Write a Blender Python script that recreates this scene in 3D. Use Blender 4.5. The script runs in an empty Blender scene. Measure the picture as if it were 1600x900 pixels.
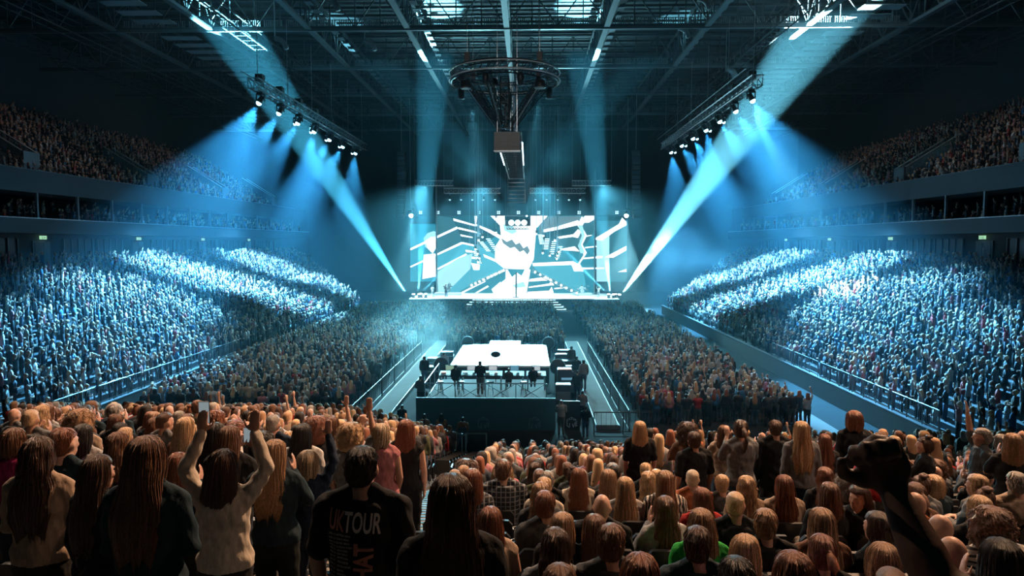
import bpy, bmesh, math, random
import numpy as np
from mathutils import Vector, Matrix, Euler
from mathutils.bvhtree import BVHTree

S = bpy.context.scene
COL = S.collection
R = math.radians
rnd = random.Random(11)

# ------------------------------------------------------------------ camera, world, exposure
CAM = Vector((2.0, 0.0, 9.5))
cam_d = bpy.data.cameras.new('camera'); cam_d.sensor_width = 36.0; cam_d.lens = 24.0
cam_d.clip_start = 0.05; cam_d.clip_end = 400
cam = bpy.data.objects.new('camera', cam_d); COL.objects.link(cam)
PITCH, YAW = math.atan(70 / 1067), math.atan(25 / 1067)
cam.location = CAM
cam.rotation_euler = (math.pi / 2 - PITCH, 0, YAW)
S.camera = cam
S.view_settings.view_transform = 'Standard'
S.view_settings.look = 'None'
S.view_settings.exposure = 0.0
S.view_settings.gamma = 1.0
S.view_settings.use_curve_mapping = False
W = bpy.data.worlds.new('world'); S.world = W; W.use_nodes = True
W.node_tree.nodes['Background'].inputs[0].default_value = (0.10, 0.45, 0.60, 1)
W.node_tree.nodes['Background'].inputs[1].default_value = 0.016
S.cycles.use_denoising = True
S.cycles.max_bounces = 4; S.cycles.diffuse_bounces = 2; S.cycles.glossy_bounces = 2
S.cycles.transmission_bounces = 3; S.cycles.transparent_max_bounces = 6
S.cycles.volume_bounces = 0
S.cycles.use_light_tree = True
S.cycles.sample_clamp_indirect = 4.0
S.cycles.caustics_reflective = False; S.cycles.caustics_refractive = False
CROT = cam.rotation_euler.to_matrix()


def at(u, v, d):
    """point at distance d in front of the camera (along +Y) that the photo shows at pixel (u, v)"""
    r = CROT @ Vector(((u - 800) / 1066.67, -(v - 450) / 1066.67, -1.0))
    return CAM + r * (d / r.y)


# ------------------------------------------------------------------ helpers
def tag(o, label=None, cat=None, group=None, kind=None):
    if label: o['label'] = label
    if cat: o['category'] = cat
    if group: o['group'] = group
    if kind: o['kind'] = kind
    return o


def empty(name, loc=(0, 0, 0), rz=0.0, parent=None):
    o = bpy.data.objects.new(name, None); COL.objects.link(o)
    o.location = loc; o.rotation_euler = (0, 0, rz); o.empty_display_size = .1
    if parent: o.parent = parent
    return o


class MB:
    """collects quads/tris of one mesh"""
    def __init__(self): self.v = []; self.f = []; self.m = []; self.mi = 0

    def add(self, vs, fs):
        b = len(self.v)
        self.v.extend([tuple(p) for p in vs])
        for f in fs:
            self.f.append(tuple(b + i for i in f)); self.m.append(self.mi)
        return self

    def box(self, x0, x1, y0, y1, z0, z1):
        vs = [(x0, y0, z0), (x1, y0, z0), (x1, y1, z0), (x0, y1, z0), (x0, y0, z1), (x1, y0, z1), (x1, y1, z1), (x0, y1, z1)]
        return self.add(vs, [(0, 3, 2, 1), (4, 5, 6, 7), (0, 1, 5, 4), (1, 2, 6, 5), (2, 3, 7, 6), (3, 0, 4, 7)])

    def hexa(self, a, b):
        """two quads (lists of 4 points) joined into a solid"""
        return self.add(list(a) + list(b), [(0, 3, 2, 1), (4, 5, 6, 7), (0, 1, 5, 4), (1, 2, 6, 5), (2, 3, 7, 6), (3, 0, 4, 7)])

    def rod(self, a, b, r, n=6, r2=None):
        a = Vector(a); b = Vector(b); d = (b - a)
        if d.length < 1e-6: return self
        d.normalize()
        u = d.cross(Vector((0, 0, 1)))
        if u.length < 1e-3: u = Vector((1, 0, 0))
        u.normalize(); w = d.cross(u)
        r2 = r if r2 is None else r2
        vs = []
        for p, rr in ((a, r), (b, r2)):
            for i in range(n):
                t = 2 * math.pi * (i + .5) / n
                vs.append(p + u * (math.cos(t) * rr) + w * (math.sin(t) * rr))
        fs = [(i, (i + 1) % n, n + (i + 1) % n, n + i) for i in range(n)]
        fs += [tuple(range(n - 1, -1, -1)), tuple(range(n, 2 * n))]
        return self.add(vs, fs)

    def path(self, pts, r, n=6, closed=False):
        pts = [Vector(p) for p in pts]
        k = len(pts)
        rings = []
        for i, p in enumerate(pts):
            if closed: d = pts[(i + 1) % k] - pts[i - 1]
            else: d = pts[min(i + 1, k - 1)] - pts[max(i - 1, 0)]
            d.normalize()
            u = d.cross(Vector((0, 0, 1)))
            if u.length < 1e-3: u = Vector((1, 0, 0))
            u.normalize(); w = d.cross(u)
            rr = r[i] if isinstance(r, (list, tuple)) else r
            rings.append([p + u * (math.cos(2 * math.pi * j / n) * rr) + w * (math.sin(2 * math.pi * j / n) * rr) for j in range(n)])
        vs = [q for g in rings for q in g]
        fs = []
        m = k if closed else k - 1
        for i in range(m):
            for j in range(n):
                a, b = i * n, ((i + 1) % k) * n
                fs.append((a + j, a + (j + 1) % n, b + (j + 1) % n, b + j))
        if not closed: fs += [tuple(range(n - 1, -1, -1)), tuple(range((k - 1) * n, k * n))]
        return self.add(vs, fs)

    def ell(self, c, r, nu=12, nv=8, rot=None):
        c = Vector(c); vs = []
        for i in range(nv + 1):
            t = math.pi * i / nv
            for j in range(nu):
                p = 2 * math.pi * j / nu
                q = Vector((r[0] * math.sin(t) * math.cos(p), r[1] * math.sin(t) * math.sin(p), r[2] * math.cos(t)))
                if rot: q = rot @ q
                vs.append(c + q)
        top = vs[0]; bot = vs[-1]
        body = [top] + vs[nu:-nu] + [bot]
        fs = []
        for j in range(nu): fs.append((0, 1 + j, 1 + (j + 1) % nu))
        for i in range(nv - 2):
            a = 1 + i * nu; b = a + nu
            for j in range(nu): fs.append((a + j, b + j, b + (j + 1) % nu, a + (j + 1) % nu))
        a = 1 + (nv - 2) * nu; e = len(body) - 1
        for j in range(nu): fs.append((a + j, e, a + (j + 1) % nu))
        return self.add(body, fs)

    def loft(self, rings, n=16):
        """rings: (cx, cy, cz, rx, ry[, tilt]) horizontal ellipses from bottom to top"""
        vs = []
        for g in rings:
            cx, cy, cz, rx, ry = g[:5]
            e = g[5] if len(g) > 5 else 2.0
            for j in range(n):
                t = 2 * math.pi * j / n
                c, s = math.cos(t), math.sin(t)
                vs.append((cx + rx * math.copysign(abs(c) ** (2 / e), c), cy + ry * math.copysign(abs(s) ** (2 / e), s), cz))
        fs = []
        for i in range(len(rings) - 1):
            for j in range(n):
                a, b = i * n, (i + 1) * n
                fs.append((a + j, a + (j + 1) % n, b + (j + 1) % n, b + j))
        k = (len(rings) - 1) * n
        fs += [tuple(range(n - 1, -1, -1)), tuple(range(k, k + n))]
        return self.add(vs, fs)

    def lathe(self, prof, c=(0, 0, 0), n=16):
        return self.loft([(c[0], c[1], c[2] + z, max(r, 1e-4), max(r, 1e-4)) for r, z in prof], n)

    def mesh(self, name='mesh'):
        me = bpy.data.meshes.new(name)
        me.from_pydata(self.v, [], self.f)
        if any(self.m):
            me.polygons.foreach_set('material_index', self.m)
        me.update()
        return me

    def build(self, name, mat, parent=None, smooth=False, bevel=0.0, loc=None):
        me = self.mesh(name)
        for m in (mat if isinstance(mat, (list, tuple)) else [mat]): me.materials.append(m)
        if smooth: me.shade_smooth()
        o = bpy.data.objects.new(name, me); COL.objects.link(o)
        if parent: o.parent = parent
        if loc is not None: o.location = loc
        if bevel:
            b = o.modifiers.new('bevel', 'BEVEL'); b.width = bevel; b.segments = 2; b.limit_method = 'ANGLE'
        return o


def struct(name, mb, mat, label=None, **k):
    o = mb.build(name, mat, **k); tag(o, label, None, None, 'structure'); return o


# ------------------------------------------------------------------ materials
def mat_new(name):
    m = bpy.data.materials.new(name); m.use_nodes = True
    nt = m.node_tree; b = nt.nodes['Principled BSDF']
    return m, nt, b


def nd(nt, t, **k):
    n = nt.nodes.new(t)
    for a, v in k.items(): setattr(n, a, v)
    return n


def plain(name, c, rough=.6, metal=0.0, spec=.5, noise=.25, scale=6.0, bump=0.0):
    m, nt, b = mat_new(name)
    tc = nd(nt, 'ShaderNodeTexCoord'); n = nd(nt, 'ShaderNodeTexNoise'); n.inputs['Scale'].default_value = scale
    n.inputs['Detail'].default_value = 4
    nt.links.new(tc.outputs['Object'], n.inputs['Vector'])
    mx = nd(nt, 'ShaderNodeMixRGB', blend_type='MULTIPLY'); mx.inputs[0].default_value = noise
    mx.inputs[1].default_value = (*c, 1)
    nt.links.new(n.outputs['Fac'], mx.inputs[2]); nt.links.new(mx.outputs[0], b.inputs['Base Color'])
    b.inputs['Roughness'].default_value = rough; b.inputs['Metallic'].default_value = metal
    b.inputs['Specular IOR Level'].default_value = spec
    if bump:
        bp = nd(nt, 'ShaderNodeBump'); bp.inputs['Strength'].default_value = bump
        nt.links.new(n.outputs['Fac'], bp.inputs['Height']); nt.links.new(bp.outputs[0], b.inputs['Normal'])
    return m


def emit(name, c, s):
    m, nt, b = mat_new(name)
    b.inputs['Base Color'].default_value = (.02, .02, .02, 1)
    b.inputs['Emission Color'].default_value = (*c, 1); b.inputs['Emission Strength'].default_value = s
    return m


def tinted(name, kind):
    """surface coloured by the object's own colour, so that copies may differ"""
    m, nt, b = mat_new(name)
    oi = nd(nt, 'ShaderNodeObjectInfo'); tc = nd(nt, 'ShaderNodeTexCoord'); mp = nd(nt, 'ShaderNodeMapping')
    n = nd(nt, 'ShaderNodeTexNoise'); n.inputs['Detail'].default_value = 3
    nt.links.new(tc.outputs['Object'], mp.inputs['Vector']); nt.links.new(mp.outputs[0], n.inputs['Vector'])
    rp = nd(nt, 'ShaderNodeMapRange')
    mx = nd(nt, 'ShaderNodeVectorMath', operation='SCALE')
    nt.links.new(n.outputs['Fac'], rp.inputs['Value'])
    nt.links.new(oi.outputs['Color'], mx.inputs[0]); nt.links.new(rp.outputs[0], mx.inputs['Scale'])
    nt.links.new(mx.outputs[0], b.inputs['Base Color'])
    bp = nd(nt, 'ShaderNodeBump'); nt.links.new(n.outputs['Fac'], bp.inputs['Height']); nt.links.new(bp.outputs[0], b.inputs['Normal'])
    rp.inputs['From Min'].default_value = .3; rp.inputs['From Max'].default_value = .7
    if kind == 'hair':
        mp.inputs['Scale'].default_value = (170, 170, 5); n.inputs['Detail'].default_value = 5; rp.inputs['From Min'].default_value = .38; rp.inputs['From Max'].default_value = .66; rp.inputs['To Min'].default_value = .12; rp.inputs['To Max'].default_value = 2.0
        bp.inputs['Strength'].default_value = .9; bp.inputs['Distance'].default_value = .006
        b.inputs['Roughness'].default_value = .33; b.inputs['Specular IOR Level'].default_value = .7
    elif kind == 'skin':
        mp.inputs['Scale'].default_value = (14, 14, 14); rp.inputs['To Min'].default_value = .88; rp.inputs['To Max'].default_value = 1.1
        bp.inputs['Strength'].default_value = .08; bp.inputs['Distance'].default_value = .005
        b.inputs['Roughness'].default_value = .5; b.inputs['Subsurface Weight'].default_value = 0.0
    elif kind == 'cloth':
        mp.inputs['Scale'].default_value = (7, 7, 3); rp.inputs['To Min'].default_value = .8; rp.inputs['To Max'].default_value = 1.15
        bp.inputs['Strength'].default_value = .3; bp.inputs['Distance'].default_value = .02
        b.inputs['Roughness'].default_value = .85
        b.inputs['Specular IOR Level'].default_value = .25
    return m


M = {}
M['hair'] = tinted('hair', 'hair'); M['skin'] = tinted('skin', 'skin'); M['cloth'] = tinted('cloth', 'cloth')
M['black'] = plain('black_metal', (.02, .022, .025), .45)
M['dark'] = plain('dark_paint', (.035, .04, .045), .6)
M['grey'] = plain('grey_metal', (.16, .18, .19), .45, .3)
M['steel'] = plain('galvanised_steel', (.45, .48, .5), .35, .8)
M['pale'] = plain('pale_panel', (.24, .255, .26), .6)
M['concrete'] = plain('dark_concrete', (.06, .065, .07), .8, bump=.2)
M['step'] = plain('step_concrete', (.32, .31, .29), .8, scale=2.5, bump=.2)
M['floor'] = plain('arena_floor', (.028, .036, .04), .95, scale=.6, spec=.03)
M['path'] = plain('pale_walkway', (.17, .175, .17), .95, scale=1.5, spec=.03)
M['platform'] = plain('platform_floor', (.16, .165, .165), .9, scale=2, spec=.05)
M['deckwhite'] = plain('white_stage_floor', (.85, .86, .87), .25, noise=.08)
M['seat'] = plain('seat_fabric', (.022, .026, .03), .7, scale=60, bump=.3)
M['seatplastic'] = plain('seat_plastic', (.03, .034, .038), .32)
M['fascia'] = plain('balcony_fascia', (.028, .031, .034), .6)
M['wallp'] = plain('concourse_wall', (.05, .054, .058), .7)
M['roof'] = plain('roof_deck', (.03, .034, .037), .8)
M['roofsteel'] = plain('roof_steel', (.10, .112, .118), .5, .2)
M['lens'] = emit('lamp_lens', (.62, .9, 1.0), 6)
M['lenssoft'] = emit('lamp_lens_soft', (.45, .8, .9), 1.2)
M['lensblue'] = emit('lamp_lens_blue', (.35, .75, 1.0), 11)
M['lenswarm'] = emit('flood_lens', (.8, 1.0, 1.0), 25)
M['strip'] = emit('light_strip', (.55, .9, 1.0), 2.2)
M['phone'] = emit('phone_screen', (.7, .85, .9), .3)
M['exitsign'] = emit('exit_sign_green', (.45, .9, .55), .8)
M['white'] = plain('white_paint', (.75, .76, .76), .5)
M['glint'] = plain('bright_trim', (.4, .42, .44), .3, .6)


def glass(name, c, a):
    m, nt, b = mat_new(name)
    b.inputs['Base Color'].default_value = (*c, 1); b.inputs['Alpha'].default_value = a
    b.inputs['Roughness'].default_value = .15
    return m


M['glass'] = glass('balustrade_glass', (.25, .55, .6), .35)

# ------------------------------------------------------------------ lights
BLUE = (.10, .50, 1.0); CYAN = (.20, .72, .95); ICE = (.45, .88, 1.0); WARM = (1.0, .58, .34)


def spot(name, loc, target, power, angle, color, blend=.25, size=.12, parent=None):
    ld = bpy.data.lights.new(name, 'SPOT'); ld.energy = power; ld.spot_size = R(angle); ld.spot_blend = blend
    ld.color = color; ld.shadow_soft_size = size
    o = bpy.data.objects.new(name, ld); COL.objects.link(o)
    o.location = loc
    o.rotation_euler = (Vector(target) - Vector(loc)).to_track_quat('-Z', 'Y').to_euler()
    if parent:
        o.parent = parent; o.matrix_parent_inverse = Matrix.Identity(4)
    return o

# ------------------------------------------------------------------ haze that fills the hall from the floor crowd on
def haze(name, x0, x1, y0, y1, z0, z1, dens, label):
    m = bpy.data.materials.new(name); m.use_nodes = True; nt = m.node_tree
    nt.nodes.remove(nt.nodes['Principled BSDF'])
    vs = nd(nt, 'ShaderNodeVolumeScatter'); vs.inputs['Density'].default_value = dens
    vs.inputs['Color'].default_value = (.34, .80, 1, 1); vs.inputs['Anisotropy'].default_value = .15
    nt.links.new(vs.outputs[0], nt.nodes['Material Output'].inputs['Volume'])
    o = MB().box(x0, x1, y0, y1, z0, z1).build(name, m)
    tag(o, label, 'haze', None, 'stuff')
    return o


HAZE = haze('stage_haze', -60, 60, 29, 131, .02, 29.4, .0016, 'thin blue theatrical haze filling the hall above the floor crowd')

# beams that climb from the stage's front corners
BIG = 9500000
spot('corner_beam_light', (-15.3, 95.6, 2.6), (-25.5, 64, 29.5), BIG * 1.0, 7.0, CYAN, .25)
spot('corner_beam_light', (15.3, 95.6, 2.6), (28.6, 64, 29.5), BIG * 1.8, 8.0, ICE, .25)
for sx in (-1, 1):
    spot('side_beam_light', (sx * 13.6, 96.5, 2.6), (sx * 9.0, 78, 24), 2900000, 7.2, CYAN, .4)
    spot('cross_beam_light', (sx * 13.0, 96.5, 2.6), (-sx * 9.0, 80, 24), 1200000, 5.0, CYAN, .4)

# truss washes on the stands
TRY = [56.5, 61, 66, 71, 76.5, 82, 88]
for sx in (-1, 1):
    for i, y in enumerate(TRY):
        tgt = (sx * (24, 29, 33)[i % 3], y + (-15, -7, 3, 2, -4, 8, 6)[i], (2.5, 4.5, 6.0)[i % 3])
        spot('truss_wash_light', (sx * 20.25, y - .1, 20.72), tgt, 350000, 42, (.13, .55, 1.0), .6, .15)
spot('truss_beam_light', (20.2, 57.0, 20.4), (28.5, 60, 8), 500000, 18, ICE, .5, .15)

# stage floods and washes
for sx, u in ((-1, 641), (1, 980)):
    p = at(u, 331, 97)
    spot('stage_flood_light', p + Vector((-sx * .25, -.2, -.8)), (sx * 15.3, 97.5, 0), 120000, 42, ICE, .4, .1)
for i in range(5):
    x = -10 + 5 * i
    spot('stage_wash_light', (x, 99, 16.5), (x * .9, 101, 1.6), 26000, 60, ICE, .6, .2)
for sx in (-1, 1):
    for i in range(4):
        spot('fan_light', (sx * (3 + 1.4 * i) + 1, 101.5, 11.2 - 1.1 * i), (sx * (7 + 4 * i), 99, 1.6), 60000, 9, ICE, .4, .05)
# audience lights along the stage roof: they rim the floor crowd from the front
for x in (-12, -4, 4, 12):
    spot('audience_light', (x, 94, 17.5), (x * 1.1, 50, 0), 200000, 34, (.30, .82, 1.0), .8, .4)
# the small stage in the hall is lit from the ring truss
for dx, dy in ((-2.5, 1), (2.5, -1)):
    spot('ring_light', (.3 + dx, 50 + dy, 19.6), (.2, 51, 1.3), 45000, 22, ICE, .35, .15)
# warm house lights high over the hall, on the end stand: they graze heads from the front and the right; two added fills among them
spot('house_light', (15, 22, 27.5), (3, 12, 4.5), 62000, 62, WARM, .9, .3)
spot('house_light', (-13, 23, 27.5), (-4, 11, 5), 26000, 55, (1.0, .72, .52), .9, .3)
spot('house_light', (22, 4, 20), (1, 12, 4.5), 5200, 46, (1.0, .62, .42), .9, .4)  # added fill from the right that brightens the foreground backs
spot('house_light', (14, 27.5, 28), (11, 42, 0), 10000, 60, (1.0, .68, .52), .9, .5)
spot('house_light', (-14, 27.5, 28), (-12, 42, 0), 6000, 60, (.9, .78, .66), .9, .5)
spot('house_light', (2, 6, 27.5), (0, 50, 19), 8000, 16, (.95, .9, .85), .8, .3)  # added narrow spot that brightens the ring truss and ribbed box
# added fill spots that brighten the roof steel; no such lamps hang there
for sx in (-1, 1):
    spot('roof_fill_light', (sx * 6, 97, 19), (sx * 6, 60, 33), 26000, 75, (.25, .70, .85), .9, .5)
# dim house lights over the upper tiers
for sx in (-1, 1):
    for y in (60, 92):
        spot('tier_light', (sx * 30, y, 28.5), (sx * 46, y, 17), 1100, 95, (.85, .70, .70), .9, .4)

# denser smoke: a bank over the stage and a drifting patch in the left lane
def smoke(name, c, r, dens, sc, label, box=False):
    m = bpy.data.materials.new(name); m.use_nodes = True; nt = m.node_tree
    nt.nodes.remove(nt.nodes['Principled BSDF'])
    vs = nd(nt, 'ShaderNodeVolumeScatter'); vs.inputs['Color'].default_value = (.6, .93, 1, 1)
    vs.inputs['Density'].default_value = dens
    if not box:
        tc = nd(nt, 'ShaderNodeTexCoord'); n = nd(nt, 'ShaderNodeTexNoise'); n.inputs['Scale'].default_value = sc; n.inputs['Detail'].default_value = 3
        nt.links.new(tc.outputs['Object'], n.inputs['Vector'])
        mr = nd(nt, 'ShaderNodeMapRange'); mr.inputs['From Min'].default_value = .42; mr.inputs['From Max'].default_value = .72; mr.inputs['To Max'].default_value = dens
        ln = nd(nt, 'ShaderNodeVectorMath', operation='LENGTH'); nt.links.new(tc.outputs['Object'], ln.inputs[0])
        fo = nd(nt, 'ShaderNodeMapRange'); fo.inputs['From Min'].default_value = 1.0; fo.inputs['From Max'].default_value = .25; fo.inputs['To Min'].default_value = 0; fo.inputs['To Max'].default_value = 1
        mu = nd(nt, 'ShaderNodeMath', operation='MULTIPLY')
        nt.links.new(n.outputs['Fac'], mr.inputs['Value']); nt.links.new(ln.outputs['Value'], fo.inputs['Value'])
        nt.links.new(mr.outputs[0], mu.inputs[0]); nt.links.new(fo.outputs[0], mu.inputs[1]); nt.links.new(mu.outputs[0], vs.inputs['Density'])
    nt.links.new(vs.outputs[0], nt.nodes['Material Output'].inputs['Volume'])
    mb = MB().ell((0, 0, 0), (1, 1, 1), 24, 16)
    o = mb.build(name, m, smooth=True); o.location = c; o.scale = r
    tag(o, label, 'smoke', None, 'stuff')
    return o


smoke('stage_smoke', (0, 97, 5), (27, 8, 9), .011, 2.2, 'bright smoke bank hanging over the front of the stage')
smoke('lane_smoke', (-6.8, 54, 2.4), (4.2, 13, 3.2), .09, 3.0, 'patch of drifting smoke over the left lane between crowd and small stage')
smoke('side_smoke', (19, 92, 6), (12, 8, 8), .03, 2.0, 'blue smoke drifting right of the stage')
spot('lane_fill_light', (-13, 94, 17), (-6.8, 54, 1), 350000, 15, (.3, .8, 1.0), .8, .3)  # spot added to brighten the lane smoke; no lamp hangs there

# ------------------------------------------------------------------ building shell
struct('floor', MB().box(-60, 60, -14, 136, -.3, 0), M['floor'])
struct('wall_far', MB().box(-60, 60, 134, 134.5, 0, 33), M['roof'])
for sx, nm in ((-1, 'left'), (1, 'right')):
    struct('wall_' + nm, MB().box(*sorted((sx * 54, sx * 54.5)), 10, 134, 15, 33), M['roof'])
struct('ceiling', MB().box(-60, 60, 8, 134.5, 33.0, 33.4), M['roof'])

ROWD = .85


def smooth01(t):
    t = max(0, min(1, t)); return t * t * (3 - 2 * t)


def rake(xc):
    """fall per metre of the end stand; xc is measured from the camera"""
    return .27 - .034 * smooth01((-xc - 3.0) / 4.0)


def tread(k, xa):
    return 7.65 - rake(xa - CAM.x) * (k * ROWD + .0)


NROW = 31
AX0, AX1 = -0.8, 0.75        # the stairs through the end stand, from row 7 down


def end_stand():
    xs = [-24, -20, -16, -12, -9, -7, -6, -5, -4, -3, -2, AX0]
    mb = MB()

    def strip(xs, k0, k1):
        for k in range(k0, k1 + 1):
            y0, y1 = k * ROWD - .42, k * ROWD + .43
            for a, b in zip(xs, xs[1:]):
                za, zb = tread(k, a), tread(k, b); zl = -.05
                mb.hexa([(a, y0, zl), (b, y0, zl), (b, y1, zl), (a, y1, zl)], [(a, y0, za), (b, y0, zb), (b, y1, zb), (a, y1, za)])
    strip(xs, -4, NROW); strip([AX1, 6, 12, 20, 24], -4, NROW); strip([AX0, AX1], -4, 6); strip([AX0, AX1], 24, NROW)
    struct('floor_end_stand', mb, M['concrete'])
    st = MB()
    nos = MB()
    for j in range(7 * 2, 24 * 2):
        y0 = j * ROWD / 2 - .42 + .0; y1 = y0 + ROWD / 2
        z = 7.65 - .27 * (j * ROWD / 2)
        st.box(AX0 + .002, AX1 - .002, y0, y1, -.04, z)
        nos.box(AX0 + .05, AX1 - .05, y1 - .07, y1 + .012, z - .03, z + .012)
    s = struct('floor_stairs', st, M['step'])
    nn = nos.build('trim_nosing', M['black']); tag(nn, None, None, None, 'structure')


end_stand()

# side stands: floor level rows that rise outwards; s runs outwards from the barrier
SIDE_Y0 = 27.5


def side_end(s): return 92 + 1.5 * s


def side_z(i): return .9 + .36 * i * ROWD


for sx, nm in ((-1, 'left'), (1, 'right')):
    mb = MB()
    for i in range(21):
        s0, s1 = i * ROWD, (i + 1) * ROWD
        mb.box(*sorted((sx * (20.4 + s0), sx * (20.4 + s1))), SIDE_Y0, side_end(s0), -.05, side_z(i))
    struct('floor_side_stand_' + nm, mb, M['concrete'])
    # barrier along the arena floor
    b = MB(); b.box(*sorted((sx * 20.0, sx * 20.15)), SIDE_Y0, 92, 0, 1.15)
    o = b.build('barrier_wall', M['dark']); tag(o, 'solid dark barrier wall between the arena floor and the %s stand' % nm, 'barrier')
    r = MB(); r.box(*sorted((sx * 19.97, sx * 20.2)), SIDE_Y0, 92, 1.15, 1.2)
    r.build('top_rail', M['glint'], o)
    # concourse behind
    w = MB(); w.box(*sorted((sx * 41.5, sx * 42)), 10, 134, 0, 16)
    struct('wall_concourse_' + nm, w, M['wallp'])
    c = MB(); c.box(*sorted((sx * 38.2, sx * 41.5)), 12, 126, 7.0, 7.4)
    struct('floor_concourse_' + nm, c, M['concrete'])
    # box tier: fascia, slab, steps
    f = MB()
    f.box(*sorted((sx * 38, sx * 38.35)), 12, 124, 10.3, 11.5)
    f.box(*sorted((sx * 38.35, sx * 41.5)), 12, 124, 10.3, 10.9)
    for i in range(3): f.box(*sorted((sx * (38.9 + i * .85), sx * 41.5)), 12, 124, 10.9 + i * .3, 11.2 + i * .3)
    f.box(*sorted((sx * 41.5, sx * 41.7)), 12, 124, 10.9, 15)
    struct('wall_box_tier_' + nm, f, M['fascia'])
    t = MB(); t.box(*sorted((sx * 37.95, sx * 38.4)), 12, 124, 11.5, 11.56)
    struct('trim_box_ledge_' + nm, t, M['glint'])
    # upper tier
    f = MB()
    f.box(*sorted((sx * 38, sx * 38.4)), 12, 116, 13.6, 15.4)
    f.box(*sorted((sx * 38.4, sx * 54)), 12, 112, 13.6, 14.0)
    for i in range(16):
        s0 = i * .85
        f.box(*sorted((sx * (38.6 + s0), sx * (39.45 + s0))), 12, 109 + .3 * s0, 14.0, 14.5 + .53 * i)
    struct('floor_upper_tier_' + nm, f, M['fascia'])
    t = MB(); t.box(*sorted((sx * 37.96, sx * 38.1)), 12, 116, 15.4, 15.45)
    struct('trim_upper_ledge_' + nm, t, M['grey'])
    for j in range(15):
        y = 45.1 + 5.05 * j
        p = MB(); p.box(*sorted((sx * 38.05, sx * 38.25)), y - .09, y + .09, 11.56, 13.6)
        p.box(*sorted((sx * 38.0, sx * 38.3)), y - .16, y + .16, 11.56, 11.62)
        o = p.build('balcony_post', M['grey'])
        tag(o, 'slim grey post on the %s box tier ledge, %s along from the camera end' % (nm, ['first','second','third','fourth','fifth','sixth','seventh','eighth','ninth','tenth','eleventh','twelfth','thirteenth','fourteenth','fifteenth'][j]), 'post', 'posts between the two balconies')
    # glass sides of the stairways up in the tier
    for j, y in enumerate((57, 75.5, 94, 112) if sx < 0 else (53, 71, 89.5, 107)):
        e = empty('stair_balustrade', (sx * 42, y, 16.6))
        where = ['nearest the camera', 'second along', 'third along', 'farthest from the camera'][j]
        tag(e, 'glass sided stair opening in the %s upper tier, %s' % (nm, where), 'balustrade', 'stair openings in the upper tiers')
        for dy in (-.9, .9):
            g = MB()
            a = [(sx * -2.2, dy - .015, -.6), (sx * 2.6, dy - .015, 2.4), (sx * 2.6, dy - .015, 3.5), (sx * -2.2, dy - .015, .5)]
            g.hexa(a, [(p[0], dy + .015, p[2]) for p in a])
            g.build('glass_panel', M['glass'], e)
            MB().rod((sx * -2.2, dy, .52), (sx * 2.6, dy, 3.52), .05).build('handrail', M['white'], e)
        MB().box(*sorted((sx * -2.3, sx * -2.15)), -.95, .95, -.9, .55).build('end_wall', M['grey'], e)
    # doors and glazed bays of the concourse, exit signs
    for j in range(16):
        y = 40 + 5.0 * j
        if j % 3 == 1:
            d = MB(); d.box(*sorted((sx * 41.35, sx * 41.5)), y - 1.1, y + 1.1, 7.4, 9.7)
            for q in (-.55, .55):
                d.mi = 1
                d.box(*sorted((sx * 41.30, sx * 41.36)), y + q - .38, y + q + .38, 7.5, 9.55)
            o = struct('door_%d' % (j + (20 if sx > 0 else 0)), d, [M['grey'], M['pale']])
            MB().box(*sorted((sx * 41.22, sx * 41.3)), y - .1, y - .06, 8.2, 9.1).build('door_handle', M['steel'], o)
            sg = empty('exit_sign', (sx * 41.2, y, 10.0)); tag(sg, 'small lit green exit sign above the %s concourse doors, %s from the camera end' % (nm, ['first', 'second', 'third', 'fourth', 'fifth'][j // 3]), 'exit sign', 'exit signs along the concourses')
            MB().box(-.04, .04, -.42, .42, -.16, .16).build('sign_box', M['exitsign'], sg)
            g = MB(); q = -sx * .045
            g.rod((q, -.18, .08), (q, -.19, .1), .035); g.rod((q, -.17, .05), (q, -.12, -.03), .02)
            g.rod((q, -.12, -.03), (q, -.05, -.12), .018); g.rod((q, -.12, -.03), (q, -.22, -.12), .018)
            g.rod((q, .05, 0), (q, .3, 0), .018); g.rod((q, .05, 0), (q, .13, .07), .016); g.rod((q, .05, 0), (q, .13, -.07), .016)
            g.build('sign_symbol', M['white'], sg)
        else:
            d = MB(); d.box(*sorted((sx * 41.42, sx * 41.5)), y - 2.2, y + 2.2, 7.4, 9.9)
            d.mi = 1
            for q in (-2.1, -1.0, 0, 1.0, 2.1): d.box(*sorted((sx * 41.3, sx * 41.44)), y + q - .05, y + q + .05, 7.4, 9.9)
            struct('window_%d' % (j + (20 if sx > 0 else 0)), d, [M['black'], M['grey']])

# ------------------------------------------------------------------ roof steel
ROOFZ = 29.5
ORD = ['first','second','third','fourth','fifth','sixth','seventh','eighth','ninth','tenth','eleventh','twelfth','thirteenth','fourteenth','fifteenth','sixteenth','seventeenth','eighteenth','nineteenth','twentieth'] + ['twenty ' + w for w in ('first','second','third','fourth','fifth','sixth','seventh','eighth','ninth')] + ['thirtieth', 'thirty first', 'thirty second', 'thirty third', 'thirty fourth']


def lattice(mb, a, b, h, n, rc=.14, rd=.06, w=0):
    """flat truss from a to b: bottom chord, top chord h above, posts and diagonals"""
    a = Vector(a); b = Vector(b); up = Vector((0, 0, h))
    mb.rod(a, b, rc, 4); mb.rod(a + up, b + up, rc, 4)
    for i in range(n + 1):
        p = a.lerp(b, i / n); mb.rod(p, p + up, rd, 4)
        if i < n:
            q = a.lerp(b, (i + 1) / n)
            mb.rod(p if i % 2 else p + up, q + up if i % 2 else q, rd, 4)


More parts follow.
